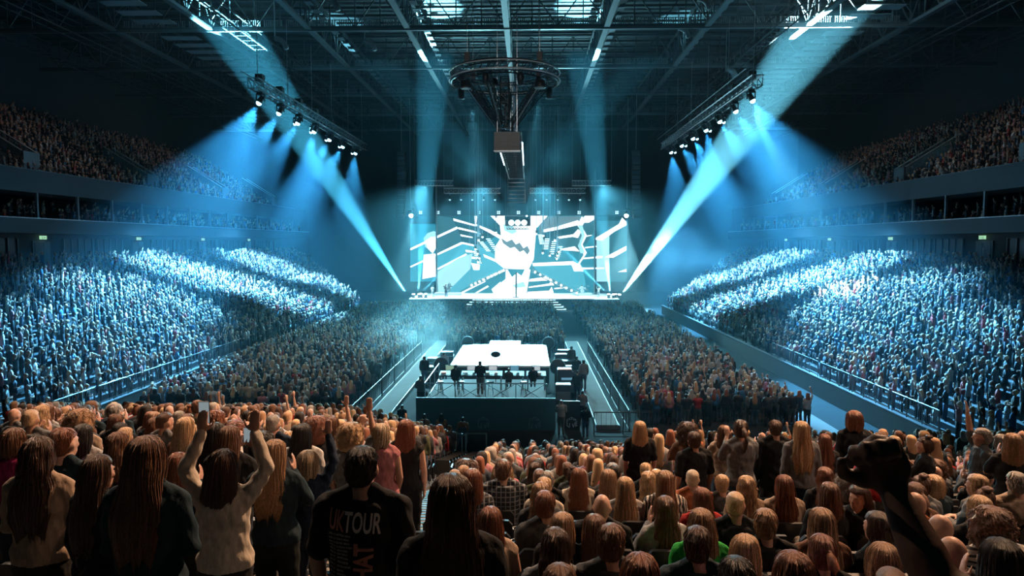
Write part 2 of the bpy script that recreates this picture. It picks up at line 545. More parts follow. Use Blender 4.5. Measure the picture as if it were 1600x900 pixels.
for j, y in enumerate((50.4, 64.5, 78.6, 92.8, 106.9, 121)):
    mb = MB(); lattice(mb, (-54, y, ROOFZ), (54, y, ROOFZ), 3.2, 46, .15, .07)
    e = mb.build('roof_truss', M['roofsteel'])
    tag(e, 'dark steel roof truss across the hall, %s from the camera' % ORD[j], 'roof truss', 'cross trusses of the roof')
    MB().box(-54, 54, y - .12, y + .12, ROOFZ - .32, ROOFZ - .1).build('bottom_flange', M['grey'], e)
    if j < 5:
        for bay in range(-4, 4):
            for q in range(4):
                x0 = bay * 9.2 + .55 + q * 2.08
                g = MB()
                g.box(x0, x0 + 1.8, y + .55, y + .6, ROOFZ + .3, ROOFZ + .34)
                g.box(x0, x0 + 1.8, y + .55, y + .6, ROOFZ + .86, ROOFZ + .9)
                for k in range(9):
                    g.box(x0 + .05 + k * .2, x0 + .14 + k * .2, y + .55, y + .62, ROOFZ + .34, ROOFZ + .86)
                g.build('walkway_grille', M['pale'], e)
for j, x in enumerate((-36.8, -27.6, -18.4, -9.2, 0, 9.2, 18.4, 27.6, 36.8)):
    mb = MB(); lattice(mb, (x, 34, ROOFZ + .02), (x, 128, ROOFZ + .02), 3.1, 40, .18, .08)
    e = mb.build('roof_girder', M['roofsteel'])
    tag(e, 'long steel roof girder running towards the stage, %s from the left' % ORD[j], 'roof girder', 'long girders of the roof')
    MB().box(x - .26, x + .26, 34, 128, ROOFZ - .22, ROOFZ - .05).build('bottom_flange', M['roofsteel'], e)
    if 0 < abs(x) < 30:
        g = MB()
        for k in range(34):
            y = 50 + k * 2.1
            g.box(x + .8, x + 1.4, y, y + 1.0, ROOFZ + 1.0, ROOFZ + 1.06)
        g.box(x + .8, x + .86, 50, 120.5, ROOFZ + 1.06, ROOFZ + 1.12)
        g.build('duct_plate', M['grey'], e)
for j in range(30):
    y = 50 + 2.35 * j
    o = MB().box(-54, 54, y - .06, y + .06, 32.6, 32.85).build('roof_purlin', M['roofsteel'])
    tag(o, 'thin roof purlin above the trusses, %s from the camera end' % (ORD[j]), 'purlin', 'purlins under the roof deck')
# pale acoustic panels over both sides
for sx, nm in ((-1, 'left'), (1, 'right')):
    for j in range(22):
        y = 51 + 2.5 * j
        o = MB().box(*sorted((sx * 31, sx * 34.6)), y, y + 1.35, ROOFZ + .5, ROOFZ + .58).build('ceiling_panel', M['pale'], bevel=.02)
        tag(o, 'pale rectangular roof panel over the %s tier, %s in its row from the camera' % (nm, ORD[j]), 'roof panel', 'pale panels over the tiers')
    for i, x in enumerate((24.5, 40.0, 47)):
        mb = MB()
        for q in (-.6, .6):
            mb.rod((sx * x + q, 40, ROOFZ - .9), (sx * x + q, 125, ROOFZ - .9), .07, 4)
            mb.rod((sx * x + q, 40, ROOFZ + .2), (sx * x + q, 125, ROOFZ + .2), .05, 4)
        for k in range(58):
            y = 40 + k * 1.48
            mb.box(sx * x - .6, sx * x + .6, y, y + .12, ROOFZ - .93, ROOFZ - .88)
            mb.rod((sx * x - .6, y, ROOFZ - .9), (sx * x - .6, y, ROOFZ + .2), .03, 4)
        o = mb.build('catwalk', M['dark'])
        tag(o, 'hanging service catwalk high over the %s side, %s from the centre line' % (nm, ORD[i]), 'catwalk', 'catwalks under the roof')
# curved duct elbows and small hanging fittings in the roof
for j, (u, v, d, rr) in enumerate(((510, 18, 60, .55), (1090, 16, 60, .55), (430, 78, 62, .5), (1134, 122, 75, .7), (570, 80, 68, .5), (1060, 60, 70, .5))):
    p = at(u, v, d)
    pts = [p + Vector((math.sin(t) * 1.0, 0, math.cos(t) * 1.0)) for t in [k * .3 for k in range(6)]]
    o = MB().path(pts, rr * .45, 10).build('duct_elbow', M['pale'], smooth=True)
    MB().rod(p + Vector((0, 0, .8)), (p.x, p.y, 33.2), .05).build('hanger_rod', M['steel'], o)
    tag(o, 'short curved pale air duct high in the roof, %s' % ['top left of centre', 'top right of centre', 'left above the left truss', 'right above the right truss', 'left of the ring truss', 'right of the ring truss'][j], 'air duct', 'duct elbows in the roof')

# ------------------------------------------------------------------ main stage
e = empty('main_stage', (0, 97, 0)); tag(e, 'wide white topped concert stage under the big screen', 'stage')
MB().box(-15, 15, 0, 12, 0, 1.45).build('stage_body', M['dark'], e)
MB().box(-15, 15, 0, 12, 1.45, 1.6).build('stage_floor', M['deckwhite'], e)
st = MB()
for i in range(5): st.box(-6 - .35 * (4 - i), 6 + .35 * (4 - i), -2.0 + .4 * i, -.003, 0, .3 + .3 * i)
st.build('front_steps', M['pale'], e)
for i in range(5): MB().box(-5.9 - .35 * (4 - i), 5.9 + .35 * (4 - i), -2.03 + .4 * i, -2.0 + .4 * i, .22 + .3 * i, .29 + .3 * i).build('step_light', M['strip'], e)

# LED wall: the picture on it is drawn in the screen's own plane
SCRD = 108.6
scr = empty('video_wall', (0, SCRD, 0)); tag(scr, 'huge video wall behind the stage showing white shards on cyan', 'video wall')


def scr_pt(u, v, dy=0.0):
    p = at(u, v, SCRD - dy); return (p.x, p.y - SCRD, p.z)


SM = {k: emit('screen_' + k, c, s) for k, c, s in (
    ('deep', (.0, .05, .07), .7), ('teal', (.015, .26, .36), .8), ('cyan', (.07, .48, .63), .85), ('light', (.42, .85, .95), 1.0),
    ('white', (.92, .98, 1.0), 1.6), ('grey', (.22, .36, .40), .6), ('pink', (.8, .6, .62), 1.0), ('mid', (.03, .14, .18), .8))}


def poly(mb, pts, k, dy):
    vs = [scr_pt(u, v, dy) for u, v in pts]
    mb.mi = k; mb.add(vs, [tuple(range(len(vs)))])


keys = list(SM)
KI = {k: i for i, k in enumerate(keys)}
a0 = scr_pt(683, 337); a1 = scr_pt(930, 466)
MB().box(a0[0], a1[0], 0, .3, a1[2], a0[2]).build('screen_panel', M['black'], scr)
pic = MB()
# background fields
L1 = [([(683, 337), (930, 337), (930, 466), (683, 466)], 'teal'),
      ([(683, 337), (793, 337), (783, 366), (748, 382), (722, 380), (700, 352)], 'deep'),
      ([(683, 337), (706, 340), (715, 357), (722, 378), (690, 400), (683, 400)], 'mid'),
      ([(855, 338), (907, 338), (903, 348), (872, 356), (843, 372), (842, 352)], 'grey'),
      ([(848, 360), (905, 350), (905, 372), (878, 386), (850, 385)], 'deep'),
      ([(870, 372), (930, 362), (930, 345), (912, 345), (905, 395), (880, 390)], 'mid'),
      ([(683, 400), (722, 380), (748, 384), (770, 396), (790, 418), (745, 440), (700, 466), (683, 466)], 'cyan'),
      ([(830, 412), (895, 410), (912, 425), (915, 445), (900, 462), (860, 440), (838, 422)], 'cyan')]
for pts, k in L1: poly(pic, pts, KI[k], .02 + .004 * L1.index((pts, k)))
L2 = [
    # bright heart
    [(766, 337), (856, 337), (838, 357), (834, 405), (826, 421), (788, 420), (773, 408), (774, 385), (783, 371), (781, 352)],
    [(790, 421), (829, 421), (822, 462), (782, 462), (784, 452), (776, 447), (790, 436)],
    # left shards
    [(641, 388), (714, 354), (716, 357), (642, 391)], [(641, 416), (721, 378), (723, 381), (642, 418)],
    [(678, 422), (728, 396), (730, 398), (680, 424)],
    [(708, 341), (742, 351), (744, 354), (709, 345)], [(716, 355), (742, 361), (752, 366), (716, 358)],
    [(719, 366), (738, 370), (739, 372), (720, 369)], [(722, 378), (740, 382), (741, 385), (722, 381)],
    [(741, 337), (746, 337), (744, 350), (766, 359), (786, 370), (782, 374), (765, 364), (742, 352)],
    [(727, 390), (745, 393), (744, 395), (728, 394)], [(730, 400), (748, 402), (747, 405), (731, 404)],
    [(736, 411), (750, 413), (749, 422), (740, 422)], [(755, 397), (774, 405), (774, 409), (757, 402)],
    [(714, 460), (757, 438), (759, 440), (717, 461)], [(736, 461), (762, 446), (764, 448), (740, 461)],
    [(768, 452), (782, 440), (786, 462), (772, 460)], [(760, 432), (788, 420), (789, 424), (764, 436)],
    # right shards
    [(848, 359), (870, 354), (903, 344), (908, 352), (902, 352), (872, 359), (850, 363)],
    [(870, 370), (896, 366), (903, 358), (908, 362), (903, 372), (895, 370), (874, 373)],
    [(875, 389), (898, 385), (906, 393), (896, 392), (878, 391)],
    [(832, 411), (895, 408), (903, 412), (912, 398), (906, 385), (910, 365), (902, 352), (909, 338), (915, 345), (909, 354), (917, 368), (910, 382), (917, 395), (906, 412), (912, 424), (897, 424), (893, 414), (833, 416)],
    [(905, 348), (914, 337), (930, 337), (930, 342), (920, 348)],
    [(916, 368), (925, 367), (925, 368), (916, 370)], [(914, 386), (932, 384), (932, 386), (914, 388)],
    [(910, 403), (938, 400), (938, 403), (910, 405)], [(908, 418), (944, 418), (944, 420), (908, 421)],
    [(826, 448), (858, 443), (862, 438), (866, 446), (860, 446), (826, 450)], [(824, 456), (858, 454), (862, 448), (866, 460), (858, 460), (824, 458)],
    [(828, 436), (856, 432), (862, 438), (826, 440)], [(890, 461), (903, 455), (906, 458), (893, 463)],
    [(866, 450), (886, 448), (886, 450), (866, 452)], [(866, 460), (886, 459), (886, 461), (866, 462)]]
for i, pts in enumerate(L2): poly(pic, pts, KI['white'], .06 + .002 * i)
L3 = [([(783, 372), (792, 378), (800, 374), (806, 382), (812, 379), (818, 388), (824, 384), (828, 392), (824, 398), (818, 391), (812, 394), (804, 386), (797, 388), (786, 380)], 'grey'),
      ([(786, 350), (800, 352), (808, 362), (800, 366), (788, 360)], 'light'),
      ([(903, 352), (910, 352), (914, 368), (908, 382), (914, 395), (907, 396), (903, 384), (909, 368)], 'light'),
      ([(793, 421), (820, 421), (815, 431), (808, 426), (800, 433)], 'teal'),
      ([(683, 425), (715, 404), (738, 396), (735, 420), (700, 455), (685, 462)], 'light'),
      ([(800, 446), (818, 440), (822, 448), (806, 450)], 'light')]
for i, (pts, k) in enumerate(L3): poly(pic, pts, KI[k], .13 + .003 * i)
pic.build('screen_picture', [SM[k] for k in keys], scr)

# side screens
for nm, u0, u1, lab in (('left', 641, 681, 'left side screen showing a close up of a singer'), ('right', 932, 980, 'right side screen with pale shards and light')):
    s = empty('side_screen', (0, SCRD, 0)); tag(s, lab, 'side screen')
    b0 = scr_pt(u0, 350 if nm == 'left' else 345); b1 = scr_pt(u1, 440)
    MB().box(b0[0], b1[0], 0.05, .3, b1[2], b0[2]).build('screen_panel', M['black'], s)
    q = MB()
    if nm == 'left':
        poly(q, [(641, 350), (681, 350), (681, 440), (641, 440)], KI['teal'], .0)
        poly(q, [(662, 372), (668, 364), (678, 361), (681, 362), (681, 380), (672, 390), (664, 386)], KI['light'], .02)
        poly(q, [(665, 376), (674, 370), (681, 372), (681, 388), (676, 396), (668, 388)], KI['white'], .03)
        poly(q, [(662, 398), (680, 396), (681, 432), (660, 436)], KI['white'], .02)
        poly(q, [(641, 388), (681, 369), (681, 372), (641, 391)], KI['white'], .05)
        poly(q, [(641, 416), (681, 397), (681, 400), (641, 418)], KI['white'], .06)
    else:
        poly(q, [(932, 345), (980, 345), (980, 440), (932, 440)], KI['mid'], .0)
        poly(q, [(932, 370), (952, 365), (952, 440), (932, 440)], KI['light'], .02)
        poly(q, [(927, 374), (944, 364), (967, 350), (972, 340), (979, 347), (979, 352), (960, 362), (941, 376)], KI['white'], .04)
        poly(q, [(945, 402), (979, 384), (979, 391), (958, 403)], KI['white'], .05)
        poly(q, [(965, 425), (979, 420), (979, 425)], KI['white'], .06)
        poly(q, [(932, 400), (942, 400), (941, 403), (932, 404)], KI['white'], .07)
    q.build('screen_picture', [SM[k] for k in keys], s)

# header over the screen, masts
hd = empty('stage_header', (0, 107.2, 0)); tag(hd, 'long black stage header beam above the video wall', 'stage header')
z0 = at(800, 337, 107).z; z1 = at(800, 326, 107).z
MB().box(-17.5, 18, -.4, .4, z0, z1).build('beam', M['dark'], hd)
for i, u in enumerate((657, 684, 717, 748, 779, 810, 842, 873, 905, 964)):
    p = at(u, 332, 106.7)
    mk = MB()
    for a in (-.14, .14):
        for b in (-.14, .14): mk.box(p.x + a - .09, p.x + a + .09, -.46, -.41, p.z + b - .09, p.z + b + .09)
    mk.build('white_marker', M['strip'], hd)
MB().box(-13, 13, 4, 4.2, z1, z1 + 6).build('rear_drape', M['dark'], hd)
for u in (681.5, 930):
    p = at(u, 300, 106); q = at(u, 465, 106)
    o = MB().rod((p.x, 106, 0), (p.x, 106, p.z + 4), .14, 8).build('stage_mast', M['steel'])
    MB().box(p.x - .4, p.x + .4, 105.6, 106.4, 1.601, 1.7).build('base_plate', M['black'], o)
    tag(o, 'slim steel mast at the %s edge of the video wall' % ('left' if u < 800 else 'right'), 'mast')
p = at(806.5, 425, 99)
o = MB().rod((p.x, 99, 1.6), (p.x, 99, p.z), .11, 8).build('centre_pole', M['black'])
MB().lathe([(.5, 0), (.5, .08), (.1, .15)], (p.x, 99, 1.6)).build('pole_base', M['black'], o)
tag(o, 'thin black pole standing at the middle of the stage', 'pole')


def truss_box(mb, a, b, w, n, rc=.06, rd=.03):
    """square lighting truss from a to b"""
    a = Vector(a); b = Vector(b); d = (b - a).normalized()
    s = d.cross(Vector((0, 0, 1)));
    if s.length < .01: s = Vector((1, 0, 0))
    s.normalize(); u = s.cross(d)
    cs = [s * (w / 2 * i) + u * (w / 2 * j) for i, j in ((-1, -1), (1, -1), (1, 1), (-1, 1))]
    for c in cs: mb.rod(a + c, b + c, rc, 5)
    for k in range(n):
        p = a.lerp(b, k / n); q = a.lerp(b, (k + 1) / n)
        for i in range(4):
            mb.rod(p + cs[i], q + cs[(i + 1) % 4], rd, 3)
            mb.rod(p + cs[i], p + cs[(i + 1) % 4], rd, 3)


def moving_light(loc, aim, lens, label, group, size=.5, arm=0.0, cat='stage light'):
    """moving head lamp: base, yoke, head with its lens"""
    loc = Vector(loc); e = empty('moving_light', loc); tag(e, label, cat, group)
    s = size
    MB().box(-.3 * s, .3 * s, -.25 * s, .25 * s, -.12 * s, .14 * s).build('base', M['black'], e)
    if arm: MB().rod((0, 0, .1 * s), (0, 0, arm), .05, 6).build('hanging_clamp', M['steel'], e)
    y = MB(); y.box(-.42 * s, -.34 * s, -.1 * s, .1 * s, -.75 * s, 0); y.box(.34 * s, .42 * s, -.1 * s, .1 * s, -.75 * s, 0); y.box(-.42 * s, .42 * s, -.1 * s, .1 * s, -.14 * s, -.08 * s)
    y.build('yoke', M['black'], e)
    d = (Vector(aim) - loc).normalized(); c = Vector((0, 0, -.6 * s))
    MB().rod(c - d * .42 * s, c + d * .3 * s, .22 * s, 12, .3 * s).build('lamp_head', M['black'], e)
    q_ = c + d * .32 * s
    MB().ell((0, 0, 0), (.26 * s, .26 * s, .26 * s), 12, 8).build('lens', lens, e, smooth=True).location = q_
    return e


# stage roof trusses with hanging lamps
for j, (u0, u1, v, d) in enumerate(((694, 782, 298, 98), (828, 915, 298, 98), (648, 708, 286, 98), (894, 955, 286, 98))):
    a = at(u0, v, d); b = at(u1, v, d)
    mb = MB(); truss_box(mb, a, b, .7, 12)
    o = mb.build('lighting_truss', M['steel'])
    tag(o, 'short square lighting truss above the stage, %s' % ['left of centre', 'right of centre', 'far left', 'far right'][j], 'truss', 'trusses over the stage')
    if j < 2:
        for k in range(5):
            p = a.lerp(b, (k + .5) / 5) + Vector((0, 0, -.75))
            moving_light(p, p + Vector((0, -.5, -1)), M['lenssoft'], 'small lamp hanging under the %s stage truss, %s from its left end' % ('left' if j == 0 else 'right', ORD[k]), 'lamps under the stage trusses', .6, .5)
    for k in (0, 1):
        q = (a, b)[k]
        c = MB().rod(q + Vector((0, 0, .36)), Vector((q.x, q.y, 29.4)), .03, 4).build('hoist_chain', M['steel'], o)
# floods at the stage's upper corners
for sx, u in ((-1, 641), (1, 980)):
    p = at(u, 331, 97)
    o = moving_light(p + Vector((0, .3, .4)), p + Vector((-sx * .6, -1, -1.2)), M['lenswarm'], 'bright white flood lamp at the upper %s corner of the stage' % ('left' if sx < 0 else 'right'), None, 1.1, 29.4 - p.z)
    pa = empty('speaker_array', (at(628 if sx < 0 else 993, 300, 94).x, 94, 0)); tag(pa, 'curved hanging loudspeaker array %s of the stage' % ('left' if sx < 0 else 'right'), 'loudspeaker array')
    for k in range(14):
        t = k / 13
        z = 22 - 8.6 * t; off = 1.7 * t ** 3
        MB().box(-.55, .55, -.35 - off, .25 - off, z - .58, z).build('speaker_cabinet', M['black'], pa, bevel=.03)
    MB().rod((0, 0, 22), (0, 0, 29.5), .05).build('hanging_cable', M['steel'], pa)
# centre lamp pod and fanned lamp bars in front of the screen
p0 = at(789, 338, 104); p1 = at(829, 358, 104)
pod = empty('lamp_pod', ((p0.x + p1.x) / 2, 104, 0)); tag(pod, 'black lamp pod hanging above the centre of the stage', 'lamp pod')
w = (p1.x - p0.x) / 2
mb = MB(); truss_box(mb, (-w, 0, p0.z - .3), (w, 0, p0.z - .3), .6, 8); truss_box(mb, (-w * .85, 0, p1.z + .3), (w * .85, 0, p1.z + .3), .6, 7); mb.build('truss_frame', M['black'], pod)
MB().box(-w, w, .4, .6, p1.z + .5, p0.z).build('back_panel', M['black'], pod)
for k in range(3): MB().rod((-w * .5 + w * .5 * k, -.36, (p0.z + p1.z) / 2), (-w * .5 + w * .5 * k, -.28, (p0.z + p1.z) / 2), .42, 14).build('round_lamp', M['lens'], pod)
for k in (-1, 1): MB().rod((k * w * .8, 0, p0.z), (k * w * .8, 0, 29.4), .03, 4).build('hanging_cable', M['steel'], pod)
BARS = [(0, 762, 372, 776, 392), (0, 751, 377, 764, 393), (0, 742, 392, 750, 412), (1, 844, 366, 847, 382), (1, 855, 372, 853, 390), (1, 866, 376, 862, 398), (1, 876, 384, 870, 404)]
for j, (sd, u0, v0, u1, v1) in enumerate(BARS):
    a = at(u0, v0, 103.5); b = at(u1, v1, 103.5)
    e = empty('lamp_ladder', a); tag(e, 'slanted ladder of small stage lamps %s of the lamp pod, %s out' % ('left' if sd == 0 else 'right', ORD[j if sd == 0 else j - 3]), 'lamp ladder', 'fanned lamp ladders over the stage')
    l = MB(); d = b - a
    l.rod((-.35, 0, 0), d + Vector((-.35, 0, 0)), .05, 5); l.rod((.35, 0, 0), d + Vector((.35, 0, 0)), .05, 5)
    l.build('frame', M['black'], e)
    for k in range(7):
        c = d * ((k + .5) / 7)
        MB().box(c.x - .34, c.x + .34, -.06, .02, c.z - .07, c.z + .06).build('lamp_bar', M['strip'], e)
    MB().rod((0, 0, 0), (0, 0, 29.3 - a.z), .025, 4).build('hanging_cable', M['steel'], e)
# small round lamps around the fans
for j, (u, v) in enumerate(((748, 374), (754, 369), (775, 362), (743, 388), (746, 395), (749, 402), (747, 408), (838, 364), (849, 367), (867, 374), (873, 392), (871, 398), (870, 403), (848, 394), (859, 398), (775, 340), (823, 336))):
    p = at(u, v, 102.5)
    moving_light(p + Vector((0, 0, .3)), p + Vector((0, -2, -1.5)), M['lens'], 'small round lamp hanging over the stage, %s counted from the left fan to the right' % ORD[j], 'small lamps over the stage', .55, 29.4 - p.z)
# floor lamps along the stage edge and the leaning truss of lamps
for j, (u, v) in enumerate(((646, 461), (654, 460), (664, 458), (656, 466), (968, 463), (959, 461), (952, 459), (963, 466))):
    p = at(u, v, 97.6)
    e = empty('floor_lamp_head', (p.x, 97.8 + .3 * (j % 4), 1.6)); tag(e, 'bright lamp standing on the %s front corner of the stage, %s of four' % ('left' if j < 4 else 'right', ORD[j % 4]), 'stage light', 'lamps on the stage corners')
    MB().box(-.25, .25, -.2, .2, 0, .15).build('base', M['black'], e)
    MB().rod((0, 0, .15), (0, -.1, .55), .18, 10, .22).build('lamp_head', M['black'], e)
    MB().rod((0, -.1, .55), (0, -.11, .6), .19, 10).build('lens', M['lenswarm'], e)
for sx, (ua, va, ub, vb) in ((-1, (734, 447, 790, 421)), (1, (832, 423, 905, 460))):
    a = at(ua, va, 101); b = at(ub, vb, 101)
    mb = MB(); truss_box(mb, a, b, .45, 14, .05, .03)
    o = mb.build('lighting_truss', M['strip'] if False else M['steel'])
    tag(o, 'thin sloping truss low over the stage, leaning down to the %s' % ('left' if sx < 0 else 'right'), 'truss')
    for k in range(9):
        c = a.lerp(b, (k + .5) / 9)
        MB().ell((c.x, c.y - .3, c.z), (.16, .1, .16), 8, 6).build('lamp_bulb', M['lens'], o)
    for q in (a, b): MB().rod(q, (q.x, q.y, 29.3), .02, 4).build('hanging_cable', M['steel'], o)
# instruments
def drum_kit(x, y, lab):
    e = empty('drum_kit', (x, y, 1.6)); tag(e, lab, 'drum kit')
    MB().box(-1.4, 1.4, -1.1, 1.1, 0, .3).build('riser', M['deckwhite'], e)
    MB().rod((0, -.5, .62), (0, -.05, .62), .3, 16).build('bass_drum', M['white'], e)
    for a, b, c in ((-.35, -.1, 1.05), (.35, -.1, 1.05), (.7, .3, .8), (-.6, .3, .85)):
        MB().rod((a, b, c - .12), (a, b, c + .12), .2, 12).build('drum', M['white'], e)
    for a, b, c in ((-.8, -.2, 1.4), (.8, -.2, 1.4), (-1.0, .3, 1.2), (1.0, .4, 1.3)):
        MB().lathe([(.001, .03), (.26, 0), (.001, -.01)], (a, b, c)).build('cymbal', M['glint'], e)
        MB().rod((a, b, .3), (a, b, c), .02, 5).build('cymbal_stand', M['steel'], e)


p = at(910, 458, 104); drum_kit(p.x, 104.5, 'white drum kit on a riser at the right of the stage')
e = empty('keyboard', (at(700, 458, 104).x, 104, 1.6)); tag(e, 'keyboard on its stand on a white riser at the left of the stage', 'keyboard')
MB().box(-2, 2, -.8, .8, 0, .35).build('riser', M['deckwhite'], e)
MB().box(-.7, .7, -.2, .2, 1.25, 1.37).build('key_bed', M['black'], e)
MB().rod((-.5, 0, .35), (.5, 0, 1.25), .03).rod((.5, 0, .35), (-.5, 0, 1.25), .03).build('stand', M['steel'], e)

# ------------------------------------------------------------------ side trusses with their row of wash lamps
for sx, nm in ((-1, 'left'), (1, 'right')):
    mb = MB(); truss_box(mb, (sx * 20, 55, 22.3), (sx * 20, 92, 22.3), .8, 30, .07, .035)
    o = mb.build('lighting_truss', M['steel'])
    tag(o, 'long square lighting truss hanging over the %s edge of the floor' % nm, 'truss')
    MB().rod((sx * 20 - .9, 55, 23.2), (sx * 20 - .9, 92, 23.2), .05, 5).build('cable_tray', M['pale'], o)
    for k in range(6):
        y = 56 + 7 * k
        MB().rod((sx * 20, y, 22.7), (sx * 20, y, 29.4), .03, 4).build('hoist_chain', M['steel'], o)
    for i, y in enumerate(TRY):
        moving_light((sx * 20, y, 21.75), (sx * 28, y - 3, 5), M['lensblue'], 'glowing blue wash lamp under the %s side truss, %s from the camera' % (nm, ORD[i]), 'wash lamps under the side trusses', .85, .32)
        if i > 1:
            moving_light((sx * 20.9, y + 1.6, 21.75), (sx * 28, y + 3, 5), M['lensblue'], 'smaller wash lamp tucked behind the %s side truss, %s from the camera' % (nm, ORD[i - 2]), 'wash lamps under the side trusses', .6, .32)
        ch = MB().box(sx * 20 - .3, sx * 20 + .3, y - .35, y + .35, 22.75, 23.3).build('chain_hoist', M['black'], bevel=.04)
        tag(ch, 'black chain hoist on top of the %s side truss, %s from the camera' % (nm, ORD[i]), 'chain hoist', 'hoists on the side trusses')

# ------------------------------------------------------------------ ring truss over the small stage
RC = Vector((.3, 50, 21.0))
ring = empty('ring_truss', RC); tag(ring, 'big round lighting truss hanging over the hall centre', 'ring truss')
n = 40
mb = MB()
for r, z in ((3.85, 0), (3.85, .75), (3.1, 0), (3.1, .75)):
    mb.path([(r * math.cos(2 * math.pi * i / n), r * math.sin(2 * math.pi * i / n), z) for i in range(n)], .055, 5, True)
for i in range(n):
    t = 2 * math.pi * i / n; t2 = 2 * math.pi * (i + 1) / n
    c, s, c2, s2 = math.cos(t), math.sin(t), math.cos(t2), math.sin(t2)
    mb.rod((3.85 * c, 3.85 * s, 0), (3.85 * c2, 3.85 * s2, .75), .03, 3); mb.rod((3.1 * c, 3.1 * s, 0), (3.1 * c2, 3.1 * s2, .75), .03, 3)
    mb.rod((3.85 * c, 3.85 * s, 0), (3.1 * c2, 3.1 * s2, 0), .03, 3); mb.rod((3.85 * c, 3.85 * s, .75), (3.1 * c, 3.1 * s, .75), .03, 3)
mb.build('ring_frame', M['black'], ring)
mb = MB(); mb.path([(3.98 * math.cos(2 * math.pi * i / 60), 3.98 * math.sin(2 * math.pi * i / 60), .1) for i in range(60)], .06, 5, True)
mb.path([(3.98 * math.cos(2 * math.pi * i / 60), 3.98 * math.sin(2 * math.pi * i / 60), .65) for i in range(60)], .04, 5, True)
mb.build('rim_highlight', M['white'], ring)  # white colour stands in for bright highlight arcs on the rim
for i in range(6):
    t = R(18 + 60 * i + (8 if i % 2 else -8))
    a = Vector((3.1 * math.cos(t), 3.1 * math.sin(t), -.1)); b = Vector((.75 * math.cos(t), .75 * math.sin(t), -2.9))
    m2 = MB(); truss_box(m2, a, b, .34, 8, .045, .025); m2.build('spoke_truss', M['black'], ring)
    MB().rod(a + Vector((0, 0, -.25)), b + Vector((0, 0, -.25)), .06, 5).build('spoke_bar', M['steel'], ring)
m2 = MB(); truss_box(m2, (0, 0, -2.6), (0, 0, -4.0), 1.1, 2, .05, .03); truss_box(m2, (0, 0, .4), (0, 0, -2.6), .6, 5, .05, .03)
m2.build('centre_mast', M['black'], ring)
for i, t in enumerate((95, 60, 130, 20, 160, 250, 290)):
    a = R(t); x, y = 3.45 * math.cos(a), 3.45 * math.sin(a)
    MB().lathe([(.05, -.9), (.22, -.85), (.25, -.3), (.18, -.05), (.05, 0)], (x, y, 0), 12).build('hanging_lamp', M['black'], ring, smooth=True)
for i in range(4):
    t = R(45 + 90 * i); x, y = 3.5 * math.cos(t), 3.5 * math.sin(t)
    MB().rod((x, y, .75), (x, y, 8.4), .03, 4).build('hoist_chain', M['steel'], ring)
    MB().box(x - .2, x + .2, y - .2, y + .2, .8, 1.5).build('chain_hoist', M['black'], ring, bevel=.03)
for i, (dx, dy, s) in enumerate(((-2.6, -2.4, 1.3), (2.5, -2.4, 1.2), (-.8, -1.6, 1.3))):
    MB().lathe([(.4 * s / 1.2, -.55), (.42, -.5), (.35, -.1), (.1, 0)], (dx, dy, -.3 if i < 2 else 0), 16).build('bell_lamp', M['black'], ring, smooth=True)
    MB().lathe([(.34, -.62), (.36, -.56)], (dx, dy, -.3 if i < 2 else 0), 16).build('bell_lens', M['pale'], ring)
# box below the ring and the lit catwalk truss that runs off towards the stage
e = empty('hanging_screen', (at(792, 205, 48.5).x, 48.5, 0)); tag(e, 'grey ribbed screen box hanging under the ring truss', 'screen box')
zt, zb = at(792, 206, 48.5).z, at(792, 235, 48.5).z
MB().box(-.92, .92, 0, 1.2, zb, zt).build('screen_case', M['black'], e, bevel=.03)
g = MB()
for k in range(16):
    z = zb + (zt - zb) * (k + .1) / 16; g.box(-.9, .9, -.03, -.002, z, z + (zt - zb) / 22)
g.build('ribbed_face', plain('ribbed_grey', (.5, .48, .46), .6), e)
MB().box(-.95, .95, -.08, .02, zb - .08, zb).build('bottom_lip', M['steel'], e)
for k in (-.7, .7): MB().rod((k, .6, zt), (k, .6, 29.4), .03, 4).build('hanging_cable', M['steel'], e)
cw = empty('lit_gantry', (.65, 50.5, 17.0)); tag(cw, 'ladder like lit gantry hanging along the centre line beyond the ribbed screen', 'gantry')
g = MB()
for q in (-.85, .85): g.rod((q, 0, 0), (q, 30, 0), .07, 5); g.rod((q, 0, .6), (q, 30, .6), .05, 5)
for k in range(24): g.rod((-.85, k * 1.25, 0), (.85, k * 1.25, 0), .05, 4); g.rod((-.85, k * 1.25, 0), (-.85, k * 1.25, .6), .03, 4); g.rod((.85, k * 1.25, 0), (.85, k * 1.25, .6), .03, 4)
g.build('gantry_frame', M['black'], cw)
for q in (-.92, .92):
    for k in range(10): MB().box(q - .04, q + .04, .6 + k * 1.5, 1.5 + k * 1.5, -.12, -.04).build('edge_light', M['lens'], cw)
g = MB()
for k in range(7): g.box(-1.0, 1.0, 29, 29.1, -2.8 + .45 * k, -2.7 + .45 * k)
g.box(-1.05, -.95, 29, 29.1, -2.85, .3); g.box(.95, 1.05, 29, 29.1, -2.85, .3)
g.build('end_ladder', M['steel'], cw)
for k in range(5): MB().rod((0, 3 + 6 * k, .6), (0, 3 + 6 * k, 12.4), .03, 4).build('hanging_cable', M['steel'], cw)

